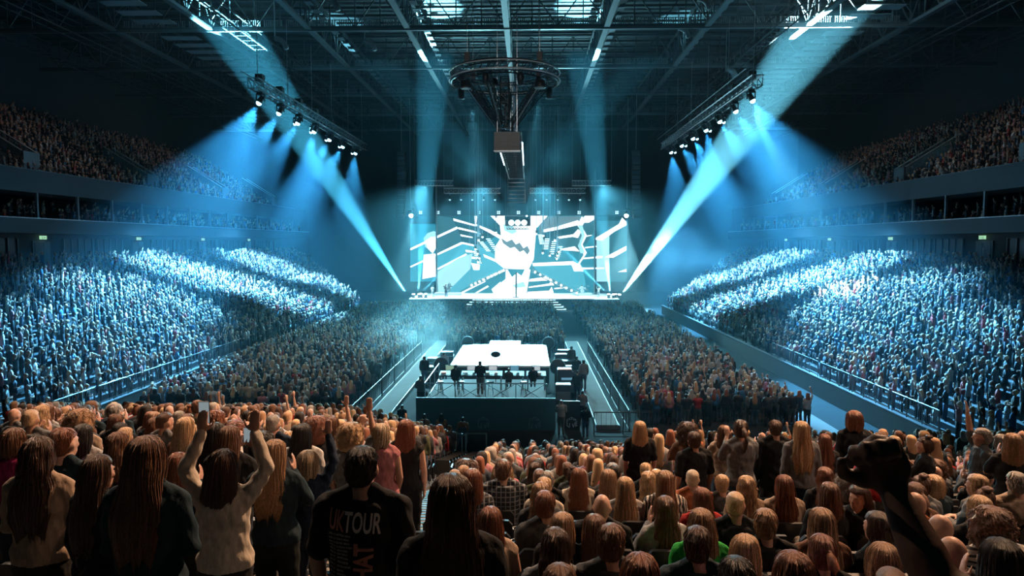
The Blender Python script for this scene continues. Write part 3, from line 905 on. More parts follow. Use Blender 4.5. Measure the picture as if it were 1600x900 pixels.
# ------------------------------------------------------------------ small stage in the hall
bs = empty('hall_stage', (.1, 46, 0)); tag(bs, 'small brightly lit white stage in the middle of the floor', 'stage')
MB().box(-3.35, 3.35, 0, 9.7, 0, 1.08).box(-1.25, 1.25, 9.7, 11.9, 0, 1.08).build('stage_body', M['dark'], bs)
MB().box(-3.4, 3.4, -.03, 9.7, 1.08, 1.2).box(-1.3, 1.3, 9.7, 11.95, 1.08, 1.2).build('stage_floor', M['deckwhite'], bs)
for i, (x, y) in enumerate(((-3.0, 56.3), (3.7, 56.1), (4.0, 45.3), (-3.9, 45.9))):
    e = empty('round_monitor', (x, y, 0)); tag(e, 'dark round backed fan lamp beside the small stage, %s corner' % ['far left', 'far right', 'near right', 'near left'][i], 'stage lamp', 'round lamps at the corners of the small stage')
    MB().box(-.2, .2, -.15, .15, 0, .9).build('stand', M['black'], e)
    MB().ell((0, 0, 1.25), (.5, .22, .5), 18, 12).build('dome', M['dark'], e, smooth=True)
    MB().path([(.52 * math.cos(2 * math.pi * k / 20), .0, 1.25 + .52 * math.sin(2 * math.pi * k / 20)) for k in range(20)], .03, 5, True).build('rim', M['steel'], e)
for i in range(7):
    x = (-4.6, -5.0, 4.7, 5.0, 4.6, -4.4, 4.9)[i]; y = (47, 50.5, 47.2, 49.6, 52.4, 53.5, 54.6)[i]
    e = empty('equipment_case', (x, y, 0), rnd.uniform(-.3, .3)); tag(e, 'dark equipment case on the floor beside the small stage, %s' % ['left near', 'left middle', 'right near', 'right second', 'right third', 'left far', 'right far'][i], 'equipment case', 'cases around the small stage')
    MB().box(-.5, .5, -.35, .35, .08, .95).build('case_body', M['dark'], e, bevel=.02)
    MB().box(-.52, .52, -.37, .37, .6, .64).build('metal_edge', M['steel'], e)
    for a in (-.4, .4):
        for b in (-.28, .28): MB().rod((a - .02, b, .05), (a + .02, b, .05), .05, 8).build('wheel', M['black'], e)
    if i in (2, 4): MB().box(-.35, .35, -.25, .25, .96, .99).build('lit_top', M['phone'], e)

# ------------------------------------------------------------------ mixing position
fp = empty('mixing_platform', (-.1, 36.6, 0)); tag(fp, 'raised mixing platform with pale floor in front of the small stage', 'platform')
MB().box(-3.5, 3.1, 0, 6.6, 0, .72).build('platform_body', M['dark'], fp)
MB().box(-3.55, 3.15, -.02, 6.6, .72, .8).build('platform_floor', M['platform'], fp)


def railing(name, a, b, h, n, label, cat='railing', mat=None, brace=False, bars=0, group=None):
    a = Vector(a); b = Vector(b); mat = mat or M['grey']
    e = empty(name, a); tag(e, label, cat, group); d = b - a
    m1 = MB(); m1.rod((0, 0, h), d + Vector((0, 0, h)), .03, 6); m1.rod((0, 0, h * .12), d + Vector((0, 0, h * .12)), .022, 6)
    m1.build('rail_bars', mat, e)
    for k in range(n + 1):
        c = d * (k / n); MB().rod(c, c + Vector((0, 0, h)), .03, 6).build('post', mat, e)
    if brace:
        m3 = MB()
        for k in range(n):
            p, q = d * (k / n), d * ((k + 1) / n)
            m3.rod(p + Vector((0, 0, h)), q + Vector((0, 0, .1)), .02, 5); m3.rod(q + Vector((0, 0, h)), p + Vector((0, 0, .1)), .02, 5)
        m3.build('cross_brace', mat, e)
    if bars:
        m3 = MB()
        for k in range(bars): c = d * ((k + .5) / bars); m3.rod(c + Vector((0, 0, h * .12)), c + Vector((0, 0, h)), .012, 4)
        m3.build('bars', mat, e)
    return e


railing('platform_railing', (-3.6, 36.62, .8), (3.0, 36.62, .8), 1.1, 4, 'braced tube railing along the back of the mixing platform', mat=M['steel'], brace=True)
railing('platform_railing', (-3.62, 36.7, .8), (-3.62, 42.6, .8), 1.1, 3, 'tube railing along the left side of the mixing platform', mat=M['steel'])
MON = [emit('monitor_picture_' + k, c, s) for k, c, s in (('green', (.45, .7, .5), .5), ('white', (.7, .8, .85), .6), ('red', (.95, .35, .22), .55), ('blue', (.2, .5, .7), .5))]
for i in range(5):
    x = -2.7 + 1.3 * i
    e = empty('mixing_desk', (x, 40.4, .8)); tag(e, 'mixing desk with lit controls on the platform, %s from the left' % ORD[i], 'mixing desk', 'desks on the mixing platform')
    MB().hexa([(-.58, -.4, .78), (.58, -.4, .78), (.58, .35, .78), (-.58, .35, .78)], [(-.58, -.4, .86), (.58, -.4, .86), (.58, .35, 1.02), (-.58, .35, 1.02)]).build('desk_body', M['black'], e, bevel=.01)
    for a in (-.5, .5): MB().box(a - .04, a + .04, -.3, .3, 0, .78).build('leg', M['steel'], e)
    f = MB()
    for k in range(12): f.box(-.54 + k * .09, -.50 + k * .09, -.34, -.05, .88, .91)
    f.build('fader', M['pale'], e)
    sc = MB().box(-.27, .27, .2, .24, 1.05, 1.38).build('monitor', M['black'], e)
    MB().box(-.24, .24, .185, .198, 1.08, 1.35).build('monitor_picture', MON[(0, 1, 1, 3, 1)[i]], sc)
    MB().box(-.5, -.2, -.04, .1, .95, .99).build('lit_buttons', MON[(i + 2) % 4], e)
    MB().box(.1, .3, -.04, .1, .95, .99).build('lit_buttons', MON[(i * 2 + 1) % 4], e)
for i, x in enumerate((-3.1, -1.9, -.2, 1.7)):
    e = empty('high_stool', (x + .05, 38.9, .8)); tag(e, 'high stool on the mixing platform, %s from the left' % ORD[i], 'stool', 'stools on the mixing platform')
    MB().lathe([(.19, .68), (.2, .71), (.18, .75)], (0, 0, 0)).build('seat', M['black'], e)
    for k in range(4):
        t = R(45 + 90 * k); MB().rod((.1 * math.cos(t), .1 * math.sin(t), .68), (.22 * math.cos(t), .22 * math.sin(t), 0), .015, 6).build('leg', M['steel'], e)
    MB().path([(.17 * math.cos(2 * math.pi * k / 12), .17 * math.sin(2 * math.pi * k / 12), .28) for k in range(12)], .012, 5, True).build('foot_ring', M['steel'], e)
e = empty('round_microphone_shield', (at(774, 567, 42).x, 42.4, .8)); tag(e, 'dark oval disc on a stand at the front of the mixing platform', 'disc')
MB().ell((0, 0, 1.75), (.32, .08, .2), 18, 10).build('disc', M['black'], e, smooth=True)
MB().rod((0, 0, 0), (0, 0, 1.58), .02).build('stand', M['black'], e)
for i, (u, v, d, mk) in enumerate(((882, 574, 42, 2), (880, 598, 39.5, 1), (888, 590, 41.5, 3))):
    p = at(u, v, d)
    e = empty('side_rack', (p.x, d, 0)); tag(e, 'tall equipment rack with a lit panel right of the mixing platform, %s' % ['farthest', 'nearest', 'middle'][i], 'equipment rack', 'racks beside the mixing platform')
    MB().box(-.45, .45, -.3, .3, .0, p.z - .1).build('rack_body', M['dark'], e, bevel=.02)
    MB().box(-.42, .42, -.27, .27, p.z - .1, p.z - .05).build('lit_panel', [MON[2], MON[1], MON[3]][i] if i != 1 else M['white'], e)
    MB().box(-.4, .4, -.32, -.302, .4, .9).build('front_panel', M['grey'], e)

# dark banner wall behind the mixing position with the venue's mark
bw = empty('banner_fence', (0, 34.2, 0)); tag(bw, 'dark banner wall behind the mixing position with two faint LIVE marks', 'banner')
BX0, BX1 = at(650, 650, 34.2).x, at(868, 650, 34.2).x
MB().box(BX0, BX1, 0, .12, 0, 1.65).build('banner_panel', plain('banner_teal', (.035, .10, .12), .7), bw)
M['mark'] = plain('faint_mark', (.12, .26, .29), .6); M['markwhite'] = plain('white_mark', (.75, .9, .92), .5)


def text_mesh(body, size, ext=.002, align='CENTER', bold=0.0):
    c = bpy.data.curves.new('t', 'FONT'); c.body = body; c.size = size; c.extrude = ext; c.align_x = align; c.resolution_u = 3; c.offset = bold
    o = bpy.data.objects.new('t', c); COL.objects.link(o)
    dg = bpy.context.evaluated_depsgraph_get(); me = bpy.data.meshes.new_from_object(o.evaluated_get(dg))
    bpy.data.objects.remove(o); bpy.data.curves.remove(c)
    return me


def live_mark(parent, x, z, s, mat, y=-.012):
    """hexagonal cube mark: COOP on the top face, LIVE on the two front faces"""
    bm = bmesh.new()
    for body, sz, ox, oz, kx, kz, sx in (('CO', .30, -.21, .2, .5, 0, 1), ('OP', .30, .21, .2, -.5, 0, 1), ('LI', .62, -.30, -.42, -.58, 0, .62), ('VE', .62, .30, -.42, .58, 0, .62)):
        me = text_mesh(body, sz)
        for v in me.vertices:
            px_, py_, pz_ = v.co
            px_ *= sx * 1.2
            v.co = Vector((x + s * (ox + px_), y + pz_, z + s * (oz + py_ + kx * px_ * (1 if sz < .5 else 1))))
        bm.from_mesh(me); bpy.data.meshes.remove(me)
    me = bpy.data.meshes.new('live_mark'); bm.to_mesh(me); bm.free(); me.materials.append(mat)
    o = bpy.data.objects.new('live_mark', me); COL.objects.link(o); o.parent = parent
    return o


for u in (755, 835):
    p = at(u, 661, 34.15); live_mark(bw, p.x, p.z, .62, M['mark'])
b2 = empty('white_sign', (0, 34.3, 0)); tag(b2, 'black panel with bright white LIVE mark beside the guard', 'sign')
p = at(893, 660, 34.3)
MB().box(p.x - .42, p.x + .42, 0, .06, 0, 1.5).build('sign_panel', M['black'], b2)
live_mark(b2, p.x, p.z, .55, M['markwhite'])

# pale walkways either side of the centre block, with barriers along them
for sx, nm in ((-1, 'left'), (1, 'right')):
    e = empty('cable_walkway', (sx * 6.1, 34.5, 0)); tag(e, 'long pale raised walkway strip on the %s of the mixing position' % nm, 'walkway')
    MB().box(-.55, .55, 0, 30, .001, .22).build('walkway_top', M['path'], e)
    MB().box(-.6, -.552, 0, 30, .001, .2).box(.552, .6, 0, 30, .001, .2).build('walkway_edge', M['dark'], e)
    for j in range(6):
        y = 34 + 4 * j
        railing('crowd_barrier', (sx * 7.1, y, 0), (sx * 7.1, y + 3.8, 0), 1.1, 1, 'barred crowd barrier along the %s walkway, %s from the camera' % (nm, ORD[j]), 'barrier', M['dark'], bars=14, group='crowd barriers by the walkways')
    railing('crowd_barrier', (sx * 5.3, 33.6, 0), (sx * 8.2, 33.6, 0), 1.1, 2, 'barred crowd barrier closing the near end of the %s walkway' % nm, 'barrier', M['dark'], bars=12)
e = empty('side_walkway', (17.0, 30, 0)); tag(e, 'pale floor strip along the right barrier wall', 'walkway')
MB().box(-.7, .7, 0, 60, .001, .06).build('walkway_top', M['platform'], e)
for sx, nm in ((-1, 'left'), (1, 'right')):
    for j in range(5):
        y = 30 + 4.2 * j
        railing('stand_railing', (sx * 20.1, y, 1.2), (sx * 20.1, y + 3.9, 1.2), .95, 3, 'black barred railing on top of the %s barrier wall, %s from the camera' % (nm, ORD[j]), 'railing', M['grey'], bars=22, group='railings on the side barrier walls')
# rails of the end stand
for j, (u0, u1) in enumerate(((688, 722), (728, 760))):
    a = at(u0, 676, 27); b = at(u1, 676, 27); zt = tread(31, 0) + .02
    railing('stand_railing', (a.x, 26.9, zt), (b.x, 26.9, zt), a.z - zt, 1, 'dark tube railing at the foot of the end stand, %s of the pair' % ('left' if j == 0 else 'right'), 'railing', M['grey'])

# ================================================================== people
def voxel(mb, size, smooth=4, fac=.5, name='body'):
    me = mb.mesh('src'); o = bpy.data.objects.new('src', me); COL.objects.link(o)
    m = o.modifiers.new('r', 'REMESH'); m.mode = 'VOXEL'; m.voxel_size = size
    if smooth:
        s = o.modifiers.new('s', 'SMOOTH'); s.factor = fac; s.iterations = smooth
    dg = bpy.context.evaluated_depsgraph_get()
    out = bpy.data.meshes.new_from_object(o.evaluated_get(dg)); out.name = name
    bpy.data.objects.remove(o); bpy.data.meshes.remove(me)
    out.shade_smooth()
    return out


def limb(mb, pts, rs, n=12):
    for i in range(len(pts) - 1):
        mb.rod(pts[i], pts[i + 1], rs[i], n, rs[i + 1])
    for p, r in zip(pts, rs): mb.ell(p, (r, r, r), n, 8)


def hand(mb, wrist, d, nrm, curl, side, sc=1.0, point=False):
    """palm, four fingers of different lengths with two bends each, and a thumb from the side of the palm"""
    d = Vector(d).normalized(); nrm = Vector(nrm); nrm = (nrm - d * nrm.dot(d)).normalized()
    s = nrm.cross(d) * side
    w = Vector(wrist)
    rot = Matrix((d.cross(nrm), d, nrm)).transposed()
    mb.ell(w + d * .045 * sc, (.042 * sc, .052 * sc, .017 * sc), 12, 8, rot)
    mb.ell(w + d * .012 * sc, (.027 * sc, .03 * sc, .019 * sc), 10, 6, rot)
    for i, (off, ln) in enumerate(((-.031, .066), (-.0105, .078), (.0105, .073), (.030, .058))):
        p = w + s * off * sc + d * .082 * sc
        a = curl * (.55 if not (point and i == 0) else .05); tot = 0
        pts = [p - d * .015 * sc]
        for k, f in enumerate((.45, .31, .24)):
            tot += a * (1.0 if k == 0 else 1.25)
            dirv = d * math.cos(tot) + nrm * math.sin(tot)
            pts.append(pts[-1] + dirv * ln * f * sc * (1.25 if k == 0 else 1))
        limb(mb, pts, [.0098 * sc, .0092 * sc, .0085 * sc, .0076 * sc], 8)
    p = w - s * .036 * sc + d * .022 * sc
    t1 = p + (-s * .75 + d * .6 + nrm * .25).normalized() * .036 * sc
    t2 = t1 + (-s * (.35 - .5 * curl / 1.6) + d * .85 + nrm * .55 * curl / 1.2).normalized() * .034 * sc
    limb(mb, [p, t1, t2], [.013 * sc, .0115 * sc, .0092 * sc], 8)


POSES = {}


def arm_pose(name, shx, dz, male):
    """joints of both arms: list of (elbow, wrist, hand dir, palm normal, curl)"""
    sh = 1.40 + dz
    P = {
        'down': [((s * (shx + .05), -.03, sh - .28), (s * (shx + .04), .05, sh - .53), (0, .15, -1), (-s, 0, 0), .6) for s in (-1, 1)],
        'phone': [((s * (shx + .04), .14, sh - .22), (s * .07, .34, sh + .03), (0, .25, 1), (0, 1 if 0 else .9, .1), .75) for s in (-1, 1)],
        'clap': [((s * (shx + .07), .10, sh - .2), (s * .06, .27, sh - .02), (-s * .1, .5, .9), (-s, 0, 0), .25) for s in (-1, 1)],
        'one_up': [((-(shx + .05), -.03, sh - .28), (-(shx + .02), .08, sh - .52), (0, .2, -1), (1, 0, 0), .6),
                   ((shx + .08, .06, sh + .21), (shx + .02, .12, sh + .47), (-.05, .1, 1), (0, 1, 0), .25)],
        'both_up': [((s * (shx + .12), .06, sh + .18), (s * (shx + .02), .12, sh + .43), (0, .1, 1), (0, 1, 0), .3) for s in (-1, 1)],
        'fist_up': [((-(shx + .10), .12, sh + .02), (-(shx + .10), .22, sh + .27), (0, .1, 1), (0, 1, 0), 1.5),
                    ((shx + .05, -.02, sh - .28), (shx + .0, .12, sh - .48), (0, .4, -1), (-1, 0, 0), .8)],
        'front': [((s * (shx + .05), .02, sh - .27), (s * .10, .24, sh - .22), (-s * .8, .5, .1), (0, 0, -1), .8) for s in (-1, 1)],
        'lap': [((s * (shx + .05), .03, sh - .27), (s * .09, .25, sh - .42), (-s * .6, .7, -.1), (0, 0, -1), .7) for s in (-1, 1)],
        'texting': [((s * (shx + .04), .06, sh - .26), (s * .045, .27, sh - .14), (-s * .15, .6, .7), (-s * .4, -.8, .2), .9) for s in (-1, 1)],
    }
    return P[name]


def make_person(pose='down', male=False, seated=False, sleeve='long', vox=.0125, belly=0.0, arms=None):
    """returns meshes (body, top, bottoms, shoes); origin between the feet, facing +Y, 1.72 m tall"""
    dz = -.43 if seated else 0.0
    shx = .195 if male else .165
    hx = .09
    sh = 1.40 + dz
    k = 1.08 if male else 1.0
    rings = [(.86, .13, .115), (.90, .165 if male else .175, .125 + belly * .3), (.97, .168 if male else .182, .125 + belly * .6), (1.08, .150 * k if male else .138, .105 + belly),
             (1.18, .155 * k, .110 + belly * .8), (1.28, .168 * k, .118), (1.36, .172 * k, .108), (1.42, .150 * k, .088), (1.455, .095, .07)]

    def torso(mb, g=0.0, z0=.86):
        rr = [(0, (-.005 if z > 1.2 else 0), z + dz, a + g, b + g) for z, a, b in rings if z >= z0]
        mb.loft(rr, 20)
        for s in (-1, 1):
            mb.ell((s * (shx - .02), 0, sh - .012), (.062 * k + g * .8, .060 * k + g * .8, .056 * k + g * .7), 12, 8)
            mb.rod((s * .03, -.005, 1.495 + dz), (s * (shx - .02), -.003, sh + .008), .042 + g * .4, 10, .042 * k + g * .8)   # trapezius
            mb.ell((s * .085, -.055, 1.30 + dz), (.075 + g, .055 + g, .10 + g), 10, 8)                                # shoulder blade
        if not male:
            for s in (-1, 1): mb.ell((s * .07, .085, 1.24 + dz), (.07 + g, .055 + g, .065 + g), 10, 8)
    A = arms or arm_pose(pose, shx, dz, male)
    body = MB(); torso(body)
    # neck and head
    hc = Vector((0, .015, 1.60 + dz))
    limb(body, [(0, -.012, 1.43 + dz), (0, .0, 1.53 + dz)], [.062 * k, .052 * k], 14)
    body.ell(hc + Vector((0, -.005, .012)), (.076, .094, .106), 20, 14)
    body.ell(hc + Vector((0, .028, -.055)), (.058, .062, .062), 14, 10)
    body.ell(hc + Vector((0, .056, -.092)), (.03, .028, .022), 10, 8)                # chin
    body.rod(hc + Vector((0, .088, .022)), hc + Vector((0, .108, -.022)), .008, 8, .015)  # nose
    body.ell(hc + Vector((0, .088, -.052)), (.024, .010, .009), 10, 6)                # lips
    for s in (-1, 1):
        body.ell(hc + Vector((s * .03, .084, .030)), (.022, .012, .008), 8, 6)        # brow
        body.ell(hc + Vector((s * .04, .066, -.015)), (.024, .02, .02), 8, 6)         # cheek
        body.ell(hc + Vector((s * .078, -.004, -.008)), (.011, .020, .031), 10, 8)    # ear
    for i, s in enumerate((-1, 1)):
        el, wr, hd_, nn, cu = A[i]
        limb(body, [(s * shx, 0, sh), tuple(Vector((s * shx, 0, sh)).lerp(Vector(el), .5)), el, tuple(Vector(el).lerp(Vector(wr), .3)), wr],
             [.050 * k, .046 * k, .038 * k, .039 * k, .025 * k], 12)
        hand(body, wr, hd_, nn, cu, s, 1.05 * k * (1.06 if arms and i == 0 else 1))
    # legs
    for s in (-1, 1):
        if seated:
            hip, kn, an = (s * .085, .02, .50), (s * .10, .43, .50), (s * .10, .46, .09)
        else:
            hip, kn, an = (s * hx, 0, .88), (s * .095, .02, .49), (s * .10, -.01, .08)
        limb(body, [hip, tuple(Vector(hip).lerp(Vector(kn), .5)), kn, tuple(Vector(kn).lerp(Vector(an), .35)), an], [.085 * k, .075 * k, .055, .054, .038], 12)
        body.ell((an[0], an[1] + .06, .035), (.042, .12, .035), 10, 6)
    if seated: body.ell((0, 0, .52), (.17, .14, .10), 14, 8)
    B = voxel(body, vox, 3, .5, 'person_body')
    # top garment
    t = MB(); g = .020
    z0 = .90
    torso(t, g, .895)
    if male or sleeve == 'loose':
        t.loft([(0, 0, .90 + dz, .180 * k, .145 + belly), (0, 0, 1.1 + dz, .172 * k, .135 + belly), (0, 0, 1.3 + dz, .178 * k, .13), (0, 0, 1.38 + dz, .16 * k, .11)], 20)
    for i, s in enumerate((-1, 1)):
        el, wr = Vector(A[i][0]), Vector(A[i][1]); s0 = Vector((s * shx, 0, sh))
        if sleeve in ('long', 'loose'):
            limb(t, [s0, s0.lerp(el, .5), el, el.lerp(wr, .45), el.lerp(wr, .94)], [.064 * k, .060 * k, .055 * k, .050 * k, .040], 12)
        elif sleeve == 'short':
            e1 = s0.lerp(el, .78); limb(t, [s0, s0.lerp(el, .4), e1], [.066 * k, .064 * k, .064 * k], 12)
    T = voxel(t, vox * 1.15, 3, .5, 'top_cloth')
    fold(T, dz, 1.0)
    # trousers
    l = MB()
    for s in (-1, 1):
        if seated:
            limb(l, [(s * .085, .02, .51), (s * .095, .24, .51), (s * .10, .44, .50), (s * .10, .47, .28), (s * .10, .46, .10)], [.105 * k, .092 * k, .072, .066, .058], 12)
        else:
            limb(l, [(s * hx, 0, .88), (s * .095, .01, .68), (s * .095, .02, .49), (s * .10, .0, .28), (s * .10, -.01, .09)], [.102 * k, .09 * k, .070, .066, .060], 12)
    if seated: l.ell((0, .0, .53), (.195 * k, .16, .12), 16, 8)
    else: l.loft([(0, 0, .80, .15, .12), (0, 0, .90, .187, .143), (0, 0, .99, .182, .142)], 20)
    L = voxel(l, vox * 1.2, 3, .5, 'trouser_cloth'); fold(L, 0, .7)
    sh_ = MB()
    for s in (-1, 1):
        ay = .46 if seated else -.01
        sh_.ell((s * .10, ay + .065, .042), (.05, .145, .042), 14, 8); sh_.ell((s * .10, ay - .01, .07), (.045, .06, .06), 12, 8)
    SH = sh_.mesh('shoes'); SH.shade_smooth()
    hc.z = 1.60 + dz
    return dict(body=B, top=T, bottom=L, shoe=SH, head=hc, seated=seated, male=male)


def fold(me, dz, amp):
    """soft creases in cloth, moved along the normals"""
    n = len(me.vertices); co = np.empty(n * 3); me.vertices.foreach_get('co', co); co = co.reshape(-1, 3)
    no = np.empty(n * 3); me.vertices.foreach_get('normal', no); no = no.reshape(-1, 3)
    x, y, z = co[:, 0], co[:, 1], co[:, 2] - dz
    d = (np.sin(z * 46 + x * 21 + 3 * np.sin(y * 17)) * .0030 + np.sin(x * 40 - z * 25 + 2 * np.sin(z * 19)) * .0026 + np.sin((x + y) * 75 + z * 31) * .0013) * amp
    co += no * d[:, None]
    me.vertices.foreach_set('co', co.ravel()); me.update()


def hair_mesh(style, seed=0, nu=132, strands=True):
    """closed shell of hair round the head; origin at the head centre, face towards +Y"""
    r_ = random.Random(seed + hash(style) % 997 if False else seed)
    H = {  # (z, centre y, rx, ry) from the crown down; lengths in metres below the head centre
        'long': [(.124, .0, .018, .022), (.117, -.002, .042, .050), (.102, -.005, .064, .076), (.076, -.008, .081, .095), (.04, -.010, .090, .105), (.0, -.014, .093, .108), (-.05, -.026, .098, .106), (-.10, -.046, .098, .088), (-.15, -.062, .108, .074), (-.20, -.082, .122, .060), (-.27, -.108, .128, .046), (-.34, -.122, .122, .036), (-.41, -.128, .108, .030), (-.47, -.130, .085, .020)],
        'mid': [(.124, .0, .018, .022), (.117, -.002, .042, .050), (.102, -.005, .065, .077), (.076, -.008, .083, .096), (.04, -.010, .094, .107), (.0, -.014, .099, .111), (-.05, -.026, .106, .108), (-.10, -.044, .110, .090), (-.15, -.060, .118, .076), (-.20, -.078, .120, .060), (-.25, -.092, .108, .044), (-.285, -.098, .085, .028)],
        'bob': [(.124, .0, .018, .022), (.117, -.002, .044, .052), (.102, -.005, .068, .079), (.076, -.008, .088, .100), (.04, -.010, .102, .114), (.0, -.012, .108, .118), (-.05, -.020, .112, .112), (-.10, -.030, .110, .096), (-.14, -.036, .095, .078)],
        'short': [(.117, .0, .018, .022), (.110, -.002, .042, .048), (.094, -.004, .063, .074), (.07, -.006, .077, .091), (.05, -.008, .084, .100), (.015, -.010, .083, .100), (-.02, -.018, .078, .092), (-.055, -.030, .070, .076), (-.085, -.036, .052, .058)],
        'crop': [(.113, .0, .018, .022), (.107, -.002, .040, .047), (.091, -.004, .060, .072), (.068, -.006, .0745, .089), (.045, -.006, .0795, .096), (.005, -.010, .078, .094), (-.03, -.018, .072, .086), (-.06, -.028, .062, .070)],
        'curly': [(.160, -.01, .04, .045), (.148, -.01, .085, .088), (.115, -.012, .122, .125), (.06, -.014, .143, .145), (.0, -.02, .150, .148), (-.06, -.03, .146, .132), (-.11, -.045, .130, .110), (-.15, -.055, .10, .08)],
        'tied': [(.117, .0, .018, .022), (.110, -.002, .042, .048), (.094, -.004, .064, .075), (.07, -.006, .079, .093), (.05, -.010, .086, .103), (.01, -.014, .086, .104), (-.03, -.022, .080, .094), (-.065, -.034, .068, .074), (-.09, -.040, .045, .052)],
    }[style if style in ('long', 'mid', 'bob', 'short', 'crop', 'curly') else ('long' if style == 'wavy' else 'tied')]
    # denser rows
    rows = []
    for a, b in zip(H, H[1:]):
        for k in range(3):
            t = k / 3; rows.append([a[i] * (1 - t) + b[i] * t for i in range(4)])
    rows.append(list(H[-1]))
    ph = [r_.uniform(0, 6.28) for _ in range(8)]
    part = r_.uniform(-.25, .25)
    sway = r_.uniform(-.03, .03)
    mb = MB(); vs = []
    nr = len(rows)
    face_top = {'short': .055, 'crop': .06, 'tied': .07}.get(style, .062)
    if style in ('pony', 'bun'): face_top = .07
    for i, (z, cy, rx, ry) in enumerate(rows):
        t = i / (nr - 1)
        for j in range(nu):
            a = 2 * math.pi * j / nu            # a = 90 deg is the face
            c, s = math.cos(a), math.sin(a)
            k = 1.0
            if style in ('long', 'mid', 'wavy', 'bob'):
                w_ = .25 + .75 * min(1, t * 2.2); k += w_ * (.016 * math.sin(a * 7 + ph[0] + 2 * math.sin(t * 5 + ph[1])) + .014 * math.sin(a * 19 + ph[2] + 3 * math.sin(t * 3 + a)) + .013 * math.sin(a * 37 + ph[3] + 2 * math.sin(t * 4 + ph[7])) + .010 * math.sin(a * 59 + t * 6))
                if style == 'wavy': k += .05 * math.sin(t * 34 + a * 3 + ph[4]) * min(1, t * 2) + .03 * math.sin(t * 21 - a * 5)
            elif style == 'curly':
                k += .06 * math.sin(a * 13 + z * 70 + ph[0]) * math.sin(z * 95 + ph[1]) + .05 * math.sin(a * 7 - z * 55 + ph[2]) + .035 * math.sin(a * 29 + z * 130)
            elif style in ('short', 'crop'):
                amp = 1.0 if style == 'short' else .35
                k += amp * (.022 * math.sin(a * 9 + z * 60 + ph[0]) + .018 * math.sin(a * 17 - z * 75 + ph[1]) + .012 * math.sin(a * 31 + z * 120))
            else:
                k += .010 * math.sin(a * 15 + ph[0]) + .008 * math.sin(a * 31 + ph[1])
            d = abs(a - math.pi / 2)
            # opening for the face
            ang = .95 if style in ('long', 'wavy', 'mid', 'bob', 'curly') else 1.25
            if z < face_top and d < ang + .25:
                open_ = smooth01((ang + .25 - d) / .25) * smooth01((face_top - z) / .03)
                k *= 1 - open_ * (.32 if z > -.09 else .65)
            zz = z
            if t > .80 and style in ('long', 'wavy', 'mid', 'bob'):
                zz += (.030 * math.sin(a * 5 + ph[5]) + .020 * math.sin(a * 17 + ph[6]) + .016 * math.sin(a * 43 + ph[2])) * (t - .80) / .20 * (.5 if style == 'bob' else 1)
            x = rx * k * c; y = cy + ry * k * s
            if z > .06 and y < .06 and style in ('long', 'mid', 'bob', 'wavy'): zz -= .005 * math.exp(-((x - part * .03) / .006) ** 2)
            x += sway * t * t
            if i < 6: x += part * .02 * (1 - i / 6)
            vs.append((x, y, zz))
    fs = []
    for i in range(nr - 1):
        for j in range(nu):
            p, q = i * nu, (i + 1) * nu
            fs.append((p + j, q + j, q + (j + 1) % nu, p + (j + 1) % nu))
    ring0 = vs[:]
    ctop = len(vs); vs.append((part * .02, rows[0][1], rows[0][0] + .004)); cbot = len(vs); vs.append((0, rows[-1][1], rows[-1][0] + .01))
    for j in range(nu):
        fs.append((ctop, j, (j + 1) % nu)); k_ = (nr - 1) * nu; fs.append((cbot, k_ + (j + 1) % nu, k_ + j))
    mb.add(vs, fs)
    if strands and style in ('long', 'wavy', 'mid', 'bob', 'curly', 'short', 'pony', 'bun'):
        cnt = {'long': 150, 'wavy': 150, 'mid': 140, 'bob': 120, 'curly': 200, 'short': 170, 'pony': 60, 'bun': 60}[style]
        for q in range(cnt):
            j = r_.randrange(nu); a = 2 * math.pi * j / nu
            if abs(a - math.pi / 2) < (1.0 if style != 'curly' else .8): continue
            if style in ('curly', 'short'):
                i0 = r_.randrange(1, nr - 6); i1 = min(nr - 1, i0 + r_.randint(4, 7))
            else:
                i0 = r_.randint(1, 8); i1 = nr - 1 - (0 if r_.random() < .7 else r_.randint(1, 6))
            fly = r_.random() < .12; e1 = r_.uniform(.05, .14) if fly else r_.uniform(.008, .035); drift = r_.uniform(-5, 5); p1, p2 = r_.uniform(0, 6), r_.uniform(4, 9)
            pts = []
            for i in range(i0, i1 + 1):
                u = (i - i0) / max(1, i1 - i0)
                jj = (j + int(round(drift * u))) % nu
                x, y, z = ring0[i * nu + jj]; cy = rows[i][1]
                e = 1 + e1 * math.sin(math.pi * min(1, u * .8 + .1)) * (1 + .4 * math.sin(p1 + p2 * u))
                if style == 'short': e += .05 * u
                x, y = x * e, cy + (y - cy) * e
                if style == 'curly': x += .012 * math.cos(u * 11 + p1); y += .012 * math.sin(u * 11 + p1); z += .008 * math.sin(u * 9)
                pts.append((x, y, z))
            last = Vector(pts[-1]) + (Vector(pts[-1]) - Vector(pts[-2])) * .8; pts.append(tuple(last))
            w0 = .0030 if style in ('curly', 'short') else .0026
            mb.path(pts, [w0 * (1 - .75 * (i / len(pts)) ** 3) for i in range(len(pts))], 4)
    if style == 'pony':
        pts = [(0, -.10, .035), (0, -.145, .02), (.01, -.165, -.04), (.015, -.165, -.12), (.01, -.158, -.20), (.0, -.15, -.27)]
        mb.path(pts, [.018, .030, .036, .034, .026, .008], 14)
        mb.ell((0, -.108, .035), (.024, .02, .024), 10, 8)
    if style == 'bun':
        b = [(math.sin(t) * .034, math.cos(t) * .034) for t in [k * .63 for k in range(10)]]
        mb.path([(x, -.055 + y * .9, .135 + .004 * math.sin(i * 2)) for i, (x, y) in enumerate(b)], .022, 10, True)
        mb.ell((0, -.055, .14), (.035, .035, .03), 12, 8)
    me = mb.mesh('hair_' + style); me.shade_smooth()
    return me


